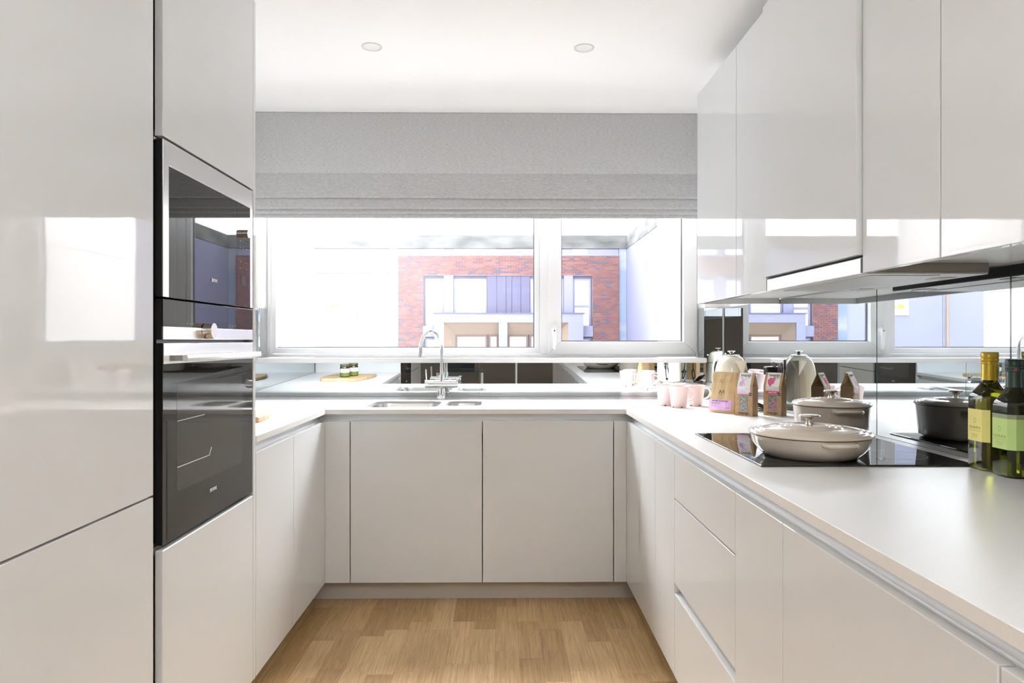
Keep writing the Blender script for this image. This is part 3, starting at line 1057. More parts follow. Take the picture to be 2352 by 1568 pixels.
# microwave
mw = thing('microwave_oven', 'built-in black glass compact microwave with steel surround, above the oven', 'microwave', (XL - 0.25, 1.925, 1.305))
obj('body', box(XL - 0.45, XL - 0.0185, 1.640, 2.205, 1.309, 1.676), 'black', mw)
obj('frame_side', box(XL - 0.018, XL - 0.0035, 1.6345, 2.2115, 1.305, 1.681), 'black', mw)
fb = bmesh.new()
y0, y1, z0, z1 = 1.634, 2.212, 1.305, 1.681
a_ = [(y0, z0), (y0 + 0.028, z0), (y0 + 0.028, 1.623), (y1 - 0.020, 1.623), (y1 - 0.020, z0), (y1, z0), (y1, z1), (y0, z1)]
prism(fb, [(XL - 0.003, y, z) for y, z in a_], (0.0035, 0, 0))
obj('steel_surround', fb, 'steel_bright', mw, bevel=0.0007)
mg = obj('door_glass', box(XL - 0.003, XL - 0.0005, y0 + 0.0285, 2.0865, 1.306, 1.6225), 'black_glass', mw)
obj('control_panel', box(XL - 0.003, XL - 0.0005, 2.0875, y1 - 0.0205, 1.306, 1.6225), 'black_glass', mw)
bm = bmesh.new()
cyl(bm, (XL - 0.0004, 2.136, 1.532), (XL + 0.017, 2.136, 1.532), 0.0125, 32)
obj('knob', bm, 'nickel', mw, smooth=True, angle=40, bevel=0.0008)
text('SIEMENS', 0.0125, 'white_ink', (XL, 1.922, 1.368), (0, 1, 0), (0, 0, 1), mw, local=False, sx=0.82, bold=0.0002)
k = 0
for col_y in (2.112, 2.135, 2.158):
    for rz in range(5 if col_y != 2.135 else 3):
        text(('000', '00:0', '888')[(k) % 3].replace('0', 'o').replace('8', 'oo')[:3], 0.006, 'grey_ink', (XL, col_y, 1.508 - 0.021 * rz), (0, 1, 0), (0, 0, 1), mw, local=False, name='symbol') if rz != 2 else None
        k += 1
dsp = bmesh.new()
prism(dsp, [(XL - 0.0003, 2.118 + u, 1.372 + v) for u, v in rect_pts(0, 0.036, 0, 0.030)], (0.0004, 0, 0))
obj('display', dsp, 'oven_inner', mw)

# oven
on = thing('built_in_oven', 'built-in single oven with black glass door, steel strips and bar handle', 'oven', (XL - 0.25, 1.925, 0.712))
obj('body', box(XL - 0.50, XL - 0.0185, 1.640, 2.205, 0.716, 1.296), 'black', on)
obj('frame_side', box(XL - 0.018, XL - 0.0035, 1.6345, 2.2115, 1.203, 1.300), 'black', on)
obj('control_glass', box(XL - 0.003, XL, 1.634, 2.212, 1.2345, 1.300), 'black_glass', on, bevel=0.0006)
obj('control_strip', box(XL - 0.003, XL + 0.001, 1.634, 2.212, 1.203, 1.234), 'steel_bright', on, bevel=0.0006)
dn = obj('oven_door', box(XL - 0.018, XL - 0.0005, 1.634, 2.212, 0.712, 1.194), 'black_glass', on, bevel=0.001)
obj('door_strip', box(XL - 0.0004, XL + 0.002, 1.634, 2.212, 1.144, 1.194), 'steel_bright', dn, bevel=0.0006)
wn_ = bmesh.new()
prism(wn_, [(XL - 0.0004, 1.704 + u, 0.824 + v) for u, v in rect_pts(0, 0.422, 0, 0.27, 0.01)], (0.0002, 0, 0))
obj('door_window', wn_, 'oven_inner', dn)
for zz, yb in ((1.000, 1.86), (0.885, 1.89)):
    bm = bmesh.new()
    cyl(bm, (XL - 0.0001, 1.706, zz), (XL - 0.0001, yb, zz), 0.0007, 6)
    if zz < 0.95:
        cyl(bm, (XL - 0.0001, yb, zz), (XL - 0.0001, yb + 0.014, zz + 0.02), 0.0008, 6)
    obj('oven_rack', bm, 'alu', dn)
bm = bmesh.new()
prism(bm, [(XL + 0.036, 1.655, 1.1505), (XL + 0.048, 1.655, 1.1505), (XL + 0.050, 1.655, 1.158), (XL + 0.048, 1.655, 1.1655), (XL + 0.036, 1.655, 1.1655)], (0, 0.50, 0))
obj('handle_bar', bm, 'steel_bright', dn, bevel=0.001)
for ya in (1.662, 2.120):
    bm = bmesh.new()
    prism(bm, [(XL + 0.0022, ya, 1.151), (XL + 0.0022, ya + 0.03, 1.151), (XL + 0.0358, ya + 0.024, 1.151), (XL + 0.0358, ya + 0.006, 1.151)], (0, 0, 0.0135))
    obj('handle_bracket', bm, 'nickel', dn)
bm = bmesh.new()
cyl(bm, (XL + 0.0012, 1.862, 1.226), (XL + 0.026, 1.862, 1.226), 0.0212, 40)
obj('knob', bm, 'nickel', on, smooth=True, angle=40, bevel=0.001)
text('SIEMENS', 0.0128, 'white_ink', (XL, 1.914, 0.786), (0, 1, 0), (0, 0, 1), on, local=False, sx=0.95, bold=0.0002)
for yy in (1.76, 1.775, 1.79, 2.03, 2.05, 2.07):
    text('o', 0.007, 'grey_ink', (XL, yy, 1.244), (0, 1, 0), (0, 0, 1), on, local=False, name='symbol')

# ------------------------------------------------------------------ wall cabinets right
UZ0, UZ1, UC = 1.364, 2.296, 1.388


def wallcab(label, y0, y1, door_z0=UZ0, door_x=XU, end=False):
    root = thing('wall_cabinet', label, 'cabinet', ((XU + XWR) / 2, (y0 + y1) / 2, UC))
    zc = UC if door_z0 == UZ0 else 1.41
    y1c = y1 - 0.019 if end else y1
    obj('carcass', box(XU + 0.021, XWR - 0.002, y0 + 0.0005, y1c - 0.0005, zc, UZ1), 'carcass', root)
    if end:
        obj('end_panel', box(XU + 0.0205, XWR - 0.002, y1 - 0.0185, y1, UZ0, UZ1), 'gloss', root)
    obj('door', box(door_x, XU + 0.020, y0 + G, y1 - (0.0 if end else G), door_z0, UZ1), 'gloss', root, bevel=0.0015, seg=3)
    return root


wallcab('gloss white wall cabinet at the far end nearest the window', 2.53, 3.04, end=True)
wallcab('narrow gloss white wall cabinet between hood and far cabinet', 2.238, 2.53)
wallcab('gloss white wall cabinet above the extractor hood', 1.636, 2.238, 1.407, 0.850)
wallcab('narrow gloss white wall cabinet right of the hood', 1.341, 1.636)
wallcab('gloss white wall cabinet cut off at the right edge of the picture', 0.741, 1.341)
wallcab('near gloss white wall cabinet just outside the picture', 0.141, 0.741)

hdx = thing('extractor_hood', 'slim telescopic cooker hood with bright steel front under the wall cabinet', 'cooker hood', (1.0, 1.937, 1.361))
obj('front_strip', box(XU - 0.002, XU + 0.014, 1.640, 2.226, 1.363, 1.3995), 'steel_bright', hdx, bevel=0.001)
obj('chassis', box(XU + 0.0145, 1.174, 1.640, 2.232, 1.366, 1.405), 'hood_glass', hdx)
obj('underside', box(XU + 0.0145, 1.174, 1.642, 2.230, 1.3615, 1.3655), 'carcass', hdx, bevel=0.0008)
obj('filter', box(0.905, 1.075, 1.672, 2.200, 1.3600, 1.3612), 'filter', hdx)
for yy in (1.72, 2.11):
    o = obj('hood_lamp', box(1.105, 1.150, yy, yy + 0.06, 1.3598, 1.3612), 'lamp_white', hdx)

# ------------------------------------------------------------------ hob
hx0, hx1, hy0, hy1 = 0.632, 1.170, 1.672, 2.256
hob = thing('induction_hob', 'black glass induction hob set in the right worktop', 'hob', ((hx0 + hx1) / 2, (hy0 + hy1) / 2, ZT))
obj('glass_top', box(hx0, hx1, hy0, hy1, ZT + 0.0002, ZT + 0.0048), 'hob_glass', hob, bevel=0.0015)
for (cx, cy, r) in ((0.80, 2.10, 0.09), (1.05, 1.82, 0.075), (0.78, 1.80, 0.105), (1.03, 2.12, 0.105)):
    bm = bmesh.new()
    n = 56
    a = [bm.verts.new((cx + r * math.cos(2 * PI * k / n), cy + r * math.sin(2 * PI * k / n), ZT + 0.00495)) for k in range(n)]
    b2 = [bm.verts.new((cx + (r - .001) * math.cos(2 * PI * k / n), cy + (r - .001) * math.sin(2 * PI * k / n), ZT + 0.00495)) for k in range(n)]
    for k in range(n):
        bm.faces.new((a[k], a[(k + 1) % n], b2[(k + 1) % n], b2[k]))
    obj('cooking_zone', bm, 'grey_ink', hob)

# ------------------------------------------------------------------ pots
ZH = ZT + 0.0048


def pot(label, cx, cy, r, rb, hr, hl, hk, kr, bowlish, hang, hw):
    root = thing('casserole', label, 'casserole', (cx, cy, ZH), 0)
    bm = bmesh.new()
    if bowlish:
        prof = [(0, 0.0), (rb - 0.006, 0.0), (rb, 0.003), (rb + (r - rb) * 0.42, hr * 0.30), (rb + (r - rb) * 0.74, hr * 0.60), (r - 0.005, hr - 0.003), (r - 0.004, hr - 0.0015),
                (r - 0.009, hr - 0.0015), (r - 0.012, hr * .7), (rb, 0.01), (0, 0.008)]
    else:
        prof = [(0, 0.0), (rb - 0.012, 0.0), (rb - 0.003, 0.005), (rb + 0.001, 0.014), (r - 0.005, hr - 0.003), (r - 0.004, hr - 0.0015),
                (r - 0.009, hr - 0.0015), (r - 0.010, hr * .7), (rb - 0.01, 0.01), (0, 0.008)]
    lathe(bm, prof, 72, close=False)
    obj('body', bm, 'pot', root, local=True, smooth=True, angle=50)
    bm = bmesh.new()
    lathe(bm, [(r - 0.007, hr - 0.0012), (r - 0.0045, hr - 0.0010), (r - 0.0045, hr + 0.0006), (r - 0.007, hr + 0.0006)], 72, close=False)
    obj('rim', bm, 'pot_dark', root, local=True, smooth=True)
    # lid with three raised rings near the edge and three round the knob
    rise = hl - hr
    prof = [(r - 0.009, hr + 0.0008), (r - 0.0012, hr + 0.0008), (r, hr + 0.003), (r - 0.002, hr + 0.0055)]

    def zt(q):
        return hr + 0.006 + (rise - 0.006) * (1 - (q / r) ** 2) ** 0.9
    q = r - 0.004
    N_ = 110
    outer = [0.95, 0.87, 0.79]
    inner = [0.50, 0.40, 0.30]
    for k in range(N_):
        qq = q * (1 - k / (N_ - 1.0))
        z = zt(qq)
        f = qq / r
        for c0 in outer + inner:
            z += 0.0022 * math.exp(-((f - c0) / 0.017) ** 2)
            z -= 0.0006 * math.exp(-((f - c0 - 0.04) / 0.012) ** 2)
        prof.append((qq if k < N_ - 1 else 0, z))
    bm = bmesh.new()
    lathe(bm, prof, 72, close=False)
    lid = obj('lid', bm, 'pot', root, local=True, smooth=True, angle=70)
    bm = bmesh.new()
    lathe(bm, [(0.0105, hl + 0.001), (0.0095, hl + 0.004), (0.0085, hk - 0.014), (0.012, hk - 0.008), (kr * .85, hk - 0.0055), (kr, hk - 0.0035), (kr - .001, hk - 0.0015), (kr * .8, hk), (0, hk - 0.0005)], 40)
    obj('knob', bm, 'nickel', lid, local=True, smooth=True, angle=60)
    for s in (0, PI):
        bm = bmesh.new()
        ca_, sa_ = math.cos(hang + s), math.sin(hang + s)
        tx, ty = -sa_, ca_
        zh = hr - 0.012 if not bowlish else hr - 0.010
        path = []
        for u, d in ((-1.0, -0.010), (-0.93, 0.004), (-0.80, 0.016), (-0.55, 0.0215), (0, 0.0235), (0.55, 0.0215), (0.80, 0.016), (0.93, 0.004), (1.0, -0.010)):
            rr = math.sqrt(max((r - 0.005) ** 2 - (u * hw) ** 2, 0)) + d
            path.append((ca_ * rr + tx * u * hw, sa_ * rr + ty * u * hw, zh + (0.002 if abs(u) < .7 else 0)))
        tube(bm, path, [0.006, 0.0062, 0.0062, 0.0058, 0.0055, 0.0058, 0.0062, 0.0062, 0.006], 12, sx=1.25)
        obj('handle', bm, 'pot', root, local=True, smooth=True)
    return root


pot('wide shallow almond enamel casserole with steel knob at the front of the hob', 0.820, 1.824, 0.157, 0.119, 0.057, 0.081, 0.108, 0.0275, True, R(-86), 0.040)
pot('deeper round almond enamel casserole behind the shallow one, near the mirror', 1.028, 2.135, 0.117, 0.103, 0.105, 0.126, 0.151, 0.0225, False, R(-90), 0.040)

# ------------------------------------------------------------------ kettle
kt = thing('kettle', 'cream ribbed retro kettle with chrome handle by the mirror wall', 'kettle', (1.067, 3.193, ZT), R(-66.5))
bm = bmesh.new()
lathe(bm, [(0, 0), (0.078, 0), (0.081, 0.003), (0.081, 0.010), (0.076, 0.016), (0, 0.016)], 56)
obj('power_base', bm, 'cream', kt, local=True, smooth=True)
bm = bmesh.new()
lathe(bm, [(0.070, 0.0165), (0.0775, 0.0165), (0.078, 0.026), (0.0765, 0.028), (0.070, 0.028)], 56)
obj('chrome_ring', bm, 'chrome', kt, local=True, smooth=True)
bm = bmesh.new()
prof = [(0.068, 0.0285), (0.0765, 0.0285), (0.0775, 0.034), (0.0775, 0.10), (0.0765, 0.140), (0.0735, 0.170), (0.0685, 0.194), (0.061, 0.214), (0.050, 0.230), (0.040, 0.2385), (0.034, 0.2405)]
rings = lathe(bm, prof, 144, close=True)
for ring, dp in zip(rings[2:5], (0.993, 0.993, 0.995)):
    for k, v in enumerate(ring):
        if k % 4 == 0:
            v.co.x *= dp; v.co.y *= dp
obj('body', bm, 'cream', kt, local=True, smooth=True, angle=60)
bm = bmesh.new()
lathe(bm, [(0.038, 0.2405), (0.039, 0.2430), (0.032, 0.2458), (0.010, 0.2475), (0, 0.2475)], 48)
lid = obj('lid', bm, 'chrome', kt, local=True, smooth=True)
bm = bmesh.new()
lathe(bm, [(0.007, 0.2476), (0.0065, 0.252), (0.012, 0.257), (0.018, 0.2595), (0.0185, 0.2620), (0.016, 0.2635), (0, 0.2638)], 32)
obj('lid_knob', bm, 'cream', lid, local=True, smooth=True)
bm = bmesh.new()
A_ = [(0.064, -0.034, 0.217), (0.064, 0.034, 0.217)]
tip = (0.101, 0, 0.221)
bot = (0.0755, 0, 0.148)
sv = []
n = 8
rows = []
for i in range(n + 1):
    tpar = i / n
    row = []
    for j in range(9):
        s = j / 8 * 2 - 1
        # top edge: quadratic from side to tip
        e = 1 - abs(s) ** 1.3
        topx = 0.066 + (0.100 - 0.066) * e
        topy = 0.034 * s
        topz = 0.216 + 0.005 * e
        row.append((topx + (bot[0] - topx) * tpar, topy * (1 - tpar), topz + (bot[2] - topz) * tpar))
    rows.append([bm.verts.new(p) for p in row])
for a, b2 in zip(rows, rows[1:]):
    for j in range(8):
        bm.faces.new((a[j], a[j + 1], b2[j + 1], b2[j]))
inner = [bm.verts.new((v.co.x - 0.012, v.co.y * .8, v.co.z - 0.012)) for v in rows[0]]
for j in range(8):
    bm.faces.new((rows[0][j], rows[0][j + 1], inner[j + 1], inner[j]))
bmesh.ops.remove_doubles(bm, verts=bm.verts[:], dist=0.0002)
so = obj('spout', bm, 'cream', kt, local=True, smooth=True, angle=60)
bm = bmesh.new()
prism(bm, [(0.060, -0.024, 0.2085), (0.084, -0.010, 0.2085), (0.0885, 0, 0.2085), (0.084, 0.010, 0.2085), (0.060, 0.024, 0.2085)], (0, 0, 0.001))
obj('spout_shade_plate', bm, 'black', so, local=True)  # black plate stands in for the shade inside the spout
for dy in (-0.008, 0.008):
    bm = bmesh.new()
    path = [(-0.062, dy, 0.212), (-0.085, dy, 0.220), (-0.108, dy, 0.212), (-0.118, dy, 0.185), (-0.119, dy, 0.13), (-0.114, dy, 0.085), (-0.100, dy, 0.062), (-0.075, dy, 0.056)]
    tube(bm, path, 0.0062, 14)
    obj('handle', bm, 'chrome', kt, local=True, smooth=True)
bm = bmesh.new()
path = [(-0.083, 0, 0.2195), (-0.106, 0, 0.210), (-0.1145, 0, 0.185), (-0.1155, 0, 0.13), (-0.110, 0, 0.087), (-0.098, 0, 0.066)]
tube(bm, path, 0.0048, 12, sx=1.6)
obj('handle_grip', bm, 'black', kt, local=True, smooth=True)
bm = bmesh.new()
pp = []
for k in range(24):
    a = 2 * PI * k / 24
    pp.append((-0.0790 + 0, 0.011 * math.cos(a) * (1 + 0.15 * math.sin(a)), 0.095 + 0.030 * math.sin(a)))
prism(bm, pp, (0.004, 0, 0))
obj('water_gauge', bm, 'chrome', kt, local=True)
bm = bmesh.new()
cyl(bm, (-0.0765, 0, 0.045), (-0.0795, 0, 0.045), 0.006, 16)
obj('switch', bm, 'black', kt, local=True)

# ------------------------------------------------------------------ socket, plug and cord
sc_ = thing('wall_socket', 'chrome double power socket on the mirror wall behind the kettle', 'socket', (XWR - 0.001, 3.04, 1.075))
obj('face_plate', box(XWR - 0.006, XWR - 0.0005, 2.967, 3.113, 1.032, 1.118), 'chrome', sc_, bevel=0.0015)
obj('socket_insert', box(XWR - 0.0075, XWR - 0.006, 2.975, 3.030, 1.045, 1.100), 'black', sc_)
obj('socket_insert', box(XWR - 0.0075, XWR - 0.006, 3.050, 3.105, 1.045, 1.100), 'black', sc_)
obj('rocker_switch', box(XWR - 0.0105, XWR - 0.0075, 2.992, 3.004, 1.088, 1.106), 'chrome', sc_, bevel=0.001)
obj('rocker_switch', box(XWR - 0.0105, XWR - 0.0075, 3.072, 3.084, 1.088, 1.106), 'chrome', sc_, bevel=0.001)
for k, yy in enumerate((3.078,)):
    pl = thing('power_plug', 'black moulded plug in the chrome socket with its cord tied in a loop', 'plug', (XWR - 0.03, yy, 1.062))
    obj('plug_body', box(XWR - 0.045, XWR - 0.0078, yy - 0.023, yy + 0.023, 1.045, 1.084), 'black', pl, bevel=0.006)
    bm = bmesh.new()
    px = XWR - 0.027
    pts = [(px, yy, 1.046), (px, yy, 1.01), (px - 0.003, yy - 0.005, 0.985), (px - 0.004, yy - 0.028, 0.960), (px - 0.006, yy - 0.030, 0.935), (px - 0.010, yy - 0.008, 0.918), (px - 0.008, yy + 0.018, 0.935),
           (px - 0.005, yy + 0.018, 0.960), (px - 0.002, yy + 0.004, 0.982), (px + 0.004, yy - 0.006, 0.965), (px + 0.004, yy + 0.005, 0.93), (px - 0.004, yy + 0.012, 0.905), (px - 0.012, yy, 0.8945), (px - 0.03, yy - 0.05, 0.8935),
           (px - 0.045, yy - 0.11, 0.8935), (px - 0.06, yy - 0.12, 0.894), (px - 0.085, yy - 0.085, 0.8935), (px - 0.075, yy - 0.03, 0.8935), (px - 0.06, yy + 0.0, 0.894)]
    from mathutils import geometry
    def smooth_path(P_, n=6):
        out = []
        P_ = [Vector(p) for p in P_]
        for i in range(len(P_) - 1):
            p0 = P_[max(i - 1, 0)]; p1 = P_[i]; p2 = P_[i + 1]; p3 = P_[min(i + 2, len(P_) - 1)]
            for j in range(n):
                t_ = j / n
                out.append(0.5 * ((2 * p1) + (-p0 + p2) * t_ + (2 * p0 - 5 * p1 + 4 * p2 - p3) * t_ * t_ + (-p0 + 3 * p1 - 3 * p2 + p3) * t_ ** 3))
        out.append(P_[-1])
        return out
    tube(bm, smooth_path(pts), 0.0032, 8)
    obj('power_cord', bm, 'black', pl, smooth=True)
    # coil of spare flex behind the tea cartons
    bm = bmesh.new()
    for j in range(4):
        c0 = Vector((1.125 - 0.004 * j, 2.955 + 0.006 * j, ZT + 0.0036))
        lp = []
        for q_ in range(28):
            a = 2 * PI * q_ / 28
            lp.append((c0.x + (0.020 + 0.002 * j) * math.cos(a), c0.y + 0.018 * math.sin(a) , c0.z + 0.004 * j + 0.026 * max(0, math.sin(a * 0.5)) * (0.5 + .2 * j)))
        tube(bm, lp, 0.0030, 8, closed=True)
    obj('spare_flex_coil', bm, 'black', pl, smooth=True)

# ------------------------------------------------------------------ mugs
def make_mug():
    root = thing('mug', 'x', 'mug', (0, 0, 0), 0, 'pale pink mugs')
    bm = bmesh.new()
    h = 0.098
    n = 60
    prof = [(0.0325, 0.0), (0.0345, 0.0005), (0.0352, 0.008), (0.0395, 0.045), (0.0462, h - 0.0015), (0.0468, h), (0.0452, h + 0.0004), (0.0436, h - 0.002), (0.0375, 0.045), (0.032, 0.012), (0, 0.0095)]
    rings = lathe(bm, prof, n, close=False)
    for k in range(n):
        a = (k % 12)
        if a in (0, 1, 11):
            dz = 0.0062 if a == 0 else 0.0045
            rings[0][k].co.z += dz; rings[1][k].co.z += dz
    obj('body', bm, 'pink', root, local=True, smooth=True, angle=60)
    bm = bmesh.new()
    lathe(bm, [(0, 0.0008), (0.0320, 0.0008), (0.0322, 0.0082), (0, 0.0082)], 30)
    obj('foot', bm, 'unglazed', root, local=True)
    bm = bmesh.new()
    path = [(0.0425, 0, 0.082), (0.052, 0, 0.0835), (0.063, 0, 0.081), (0.071, 0, 0.073), (0.0735, 0, 0.062), (0.071, 0, 0.050), (0.062, 0, 0.039), (0.052, 0, 0.0335), (0.0385, 0, 0.030)]
    tube(bm, smooth_path(path, 4), 0.0036, 12, sx=1.7)
    obj('handle', bm, 'pink', root, local=True, smooth=True)
    return root


mug = make_mug()
mug.location = (0.8156, 3.180, ZT); mug.rotation_euler = (0, 0, R(-8))
mug['label'] = 'pale pink mug standing in front of the other three mugs'
dup(mug, (0.778, 3.275, ZT), R(35), 'pale pink mug at the left of the cluster, handle hidden behind')
dup(mug, (0.915, 3.262, ZT), R(4), 'pale pink mug at the right, handle towards the coffee bag')
dup(mug, (0.868, 3.435, ZT), R(15), 'pale pink mug at the back, nearest the mirror under the sill')

# ------------------------------------------------------------------ tea cartons
CW, CDp, CS, CH = 0.0765, 0.050, 0.122, 0.178


def carton(label, loc, rot, accent, name_lines, motif):
    root = thing('tea_carton', label, 'carton', loc, rot, 'kraft tea cartons')
    w, d = CW / 2, CDp / 2
    bm = bmesh.new()
    v = {}
    for sx in (-1, 1):
        for nm, y, z in (('a', -d, 0), ('b', d, 0), ('c', -d, CS), ('d', d, CS), ('e', 0, CH)):
            v[(sx, nm)] = bm.verts.new((sx * w, y, z))
        v[(sx, 'g')] = bm.verts.new((sx * (w - 0.012), 0, CS + 0.022))
    g_ = lambda *k: [v[q] for q in k]
    bm.faces.new(g_((-1, 'a'), (1, 'a'), (1, 'c'), (-1, 'c')))
    bm.faces.new(g_((-1, 'c'), (1, 'c'), (1, 'e'), (-1, 'e')))
    bm.faces.new(g_((-1, 'b'), (-1, 'd'), (1, 'd'), (1, 'b')))
    bm.faces.new(g_((-1, 'd'), (-1, 'e'), (1, 'e'), (1, 'd')))
    bm.faces.new(g_((-1, 'a'), (-1, 'b'), (1, 'b'), (1, 'a')))
    for sx in (-1, 1):
        bm.faces.new(g_((sx, 'a'), (sx, 'b'), (sx, 'd'), (sx, 'c')))
        bm.faces.new(g_((sx, 'c'), (sx, 'd'), (sx, 'g')))
        bm.faces.new(g_((sx, 'c'), (sx, 'g'), (sx, 'e')))
        bm.faces.new(g_((sx, 'd'), (sx, 'e'), (sx, 'g')))
    obj('carton_body', bm, 'kraft', root, local=True)
    rt, up1 = Vector((1, 0, 0)), Vector((0, 0, 1))
    L_ = math.hypot(d, CH - CS)
    up2 = Vector((0, d, CH - CS)).normalized()
    o1 = Vector((0, -d - 0.0001, 0))
    o2 = Vector((0, -d - 0.0001, CS))
    obj('label_paper', poly_flat(rect_pts(-0.028, 0.028, 0.0905, CS), rt, up1, o1), 'paper', root, local=True)
    obj('label_paper', poly_flat(rect_pts(-0.028, 0.028, 0, L_ - 0.0008), rt, up2, o2), 'paper', root, local=True)
    obj('label_band', poly_flat(rect_pts(-0.028, 0.028, 0.0905, 0.1025), rt, up1, o1, 0.0006), accent[1], root, local=True)
    text(name_lines, 0.0085 if '\n' not in name_lines else 0.0060, accent[2], (0, -d, 0.0965), rt, up1, root, off=0.0009, bold=0.0001)
    text('teapigs.', 0.0165, 'ink', Vector((0.004, 0, 0)) + o2 + up2 * (L_ - 0.0115), rt, up2, root, bold=0.0001)
    text('teapigs.', 0.0165, 'ink', (0.0, -d, 0.0120), rt, up1, root, bold=0.0001)
    text('sweet sweet' if motif == 'mill' else 'bursting with\nsweet berries', 0.0045, 'grey_ink', Vector((0.026, 0, 0)) + o2 + up2 * (L_ - 0.0235), rt, up2, root, align='RIGHT')
    text('naturally\ncaffeine free\n15 biodegradable tea temples', 0.0042, 'grey_ink', (0.026, -d, 0.1115), rt, up1, root, align='RIGHT', off=0.0007)
    if motif == 'mill':
        parts = [[(-0.0215, 0.0), (-0.0035, 0.0), (-0.0050, 0.0165), (-0.0110, 0.0235), (-0.0195, 0.0165)],
                 [(-0.0185, 0.041), (-0.0160, 0.0425), (0.0055, 0.0045), (0.0035, 0.0035)],
                 [(-0.010, 0.0235), (0.0045, 0.033), (0.0060, 0.0300), (-0.0085, 0.0205)],
                 [(-0.022, 0.012), (-0.0105, 0.0215), (-0.0095, 0.0195), (-0.0210, 0.0095)]]
        for q in parts:
            obj('windmill_print', poly_flat([(a, max(b_, 0.0) - 0.0) for a, b_ in q], rt, up2, o2 + up2 * 0.001, 0.0007), 'lilac', root, local=True)
    else:
        blobs = [(-0.012, 0.012, 0.0095), (-0.004, 0.014, 0.0085), (-0.016, 0.020, 0.0080), (-0.008, 0.024, 0.0085), (0.001, 0.025, 0.0065), (0.0035, 0.032, 0.0045), (-0.011, 0.004, 0.0065), (-0.009, -0.001, 0.004), (-0.014, 0.030, 0.004)]
        for q, (a, b_, rr) in enumerate(blobs):
            obj('berry_print', poly_flat([(a + rr * math.cos(2 * PI * k / 14), b_ + rr * math.sin(2 * PI * k / 14)) for k in range(14)], rt, up2, o2 + up2 * 0.004, 0.0006 + 0.00002 * q), 'magenta', root, local=True)
    badge = obj('badge', poly_flat([(0.0285 + 0.0068 * math.cos(2 * PI * k / 24), 0.0905 + 0.0068 * math.sin(2 * PI * k / 24)) for k in range(24)], rt, up1, o1, 0.0009), 'ink', root, local=True)
    obj('badge_bar', poly_flat(rect_pts(0.0235, 0.0335, 0.0893, 0.0917), rt, up1, o1, 0.0012), 'grey_ink', root, local=True)
    # cut-out window showing the tea bags
    obj('film_window', poly_flat(rect_pts(-0.018, 0.018, 0.0205, 0.0855, 0.004), rt, up1, o1, 0.0003), 'grey_film', root, local=True)
    rr = random.Random(3 if motif == 'mill' else 4)
    bm = bmesh.new()
    for q in range(9 if motif == 'mill' else 4):
        pth = []
        z_ = 0.078 - 0.0062 * q if motif == 'mill' else 0.072 - 0.015 * q
        ph = rr.uniform(0, 6)
        for k in range(9):
            u = -0.0155 + 0.031 * k / 8
            pth.append((u, -d - 0.0011, min(0.083, max(0.023, z_ + 0.006 * math.sin(ph + k * 0.9) + rr.uniform(-.001, .001)))))
        tube(bm, pth, 0.00055, 6)
    obj('tea_bag_string', bm, 'string', root, local=True)
    if motif != 'mill':
        for (u0, v0, s_, ro) in ((0.006, 0.058, 0.010, 30), (0.008, 0.043, 0.014, 8), (-0.009, 0.0265, 0.010, 60)):
            pp = []
            for (a, b_) in ((-.5, -.5), (.5, -.5), (.5, .5), (-.5, .5)):
                a2 = a * s_; b2_ = b_ * s_ * 0.85
                q_ = R(ro)
                pp.append((max(-.0165, min(.0165, u0 + a2 * math.cos(q_) - b2_ * math.sin(q_))), max(0.0215, v0 + a2 * math.sin(q_) + b2_ * math.cos(q_))))
            obj('string_tag', poly_flat(pp, rt, up1, o1, 0.0012), 'magenta', root, local=True)
    # small print on the side
    for k in range(11):
        o_ = poly_flat(rect_pts(-0.019, 0.019 - rr.uniform(0, .006), 0.024 + 0.0085 * k, 0.0252 + 0.0085 * k), Vector((0, 1, 0)), up1, Vector((w, 0, 0)), 0.0002)
        obj('small_print', o_, 'brown_ink', root, local=True)
    return root


c1 = carton('kraft tea carton with lilac windmill label beside the coffee bag', (1.009, 2.832, ZT), R(-45), ('lilac', 'lilac_band', 'lilac'), 'liquorice\nand peppermint', 'mill')
c2 = carton('kraft tea carton with raspberry pink label nearest the casserole', (1.130, 2.836, ZT), R(-46), ('magenta', 'magenta', 'white_ink'), 'super fruit', 'berry')

# ------------------------------------------------------------------ coffee bag
cb = thing('coffee_bag', 'creased kraft coffee bag with lilac label left of the tea cartons', 'coffee bag', (0.951, 2.946, ZT), R(-50))
bm = bmesh.new()
rb_ = random.Random(11)
rows = []
nz, nw = 22, 20
for i in range(nz + 1):
    v_ = i / nz
    z = 0.176 * v_
    dep = 0.031 * (1 - v_) ** 0.75 + 0.0015
    if v_ < 0.06:
        dep = 0.028
    wid = 0.0615 - 0.006 * v_ + 0.001 * math.sin(9 * v_)
    ring = []
    for s in (-1, 1):
        for j in range(nw + 1):
            u = j / nw * 2 - 1
            u_ = u if s == -1 else -u
            yb_ = s * dep * (1 - 0.28 * abs(u_) ** 4)
            cr_ = 0.0016 * math.sin(7 * u_ + 9 * v_) * math.sin(11 * v_ + 2 * u_ * s) + 0.0009 * math.sin(23 * u_ - 17 * v_)
            lean = 0.012 * v_
            ring.append(bm.verts.new((wid * u_ + lean * 0.4, yb_ + cr_ * (0.2 + 0.8 * min(1, v_ * 3)) * (1 if v_ < 0.93 else 0.3) + lean * 0.3, z)))
    rows.append(ring)
for a, b2 in zip(rows, rows[1:]):
    m_ = len(a)
    for k in range(m_):
        bm.faces.new((a[k], a[(k + 1) % m_], b2[(k + 1) % m_], b2[k]))
bm.faces.new(rows[0]); bm.faces.new(rows[-1])
bag = obj('bag_body', bm, 'coffee', cb, local=True, smooth=True, angle=50)


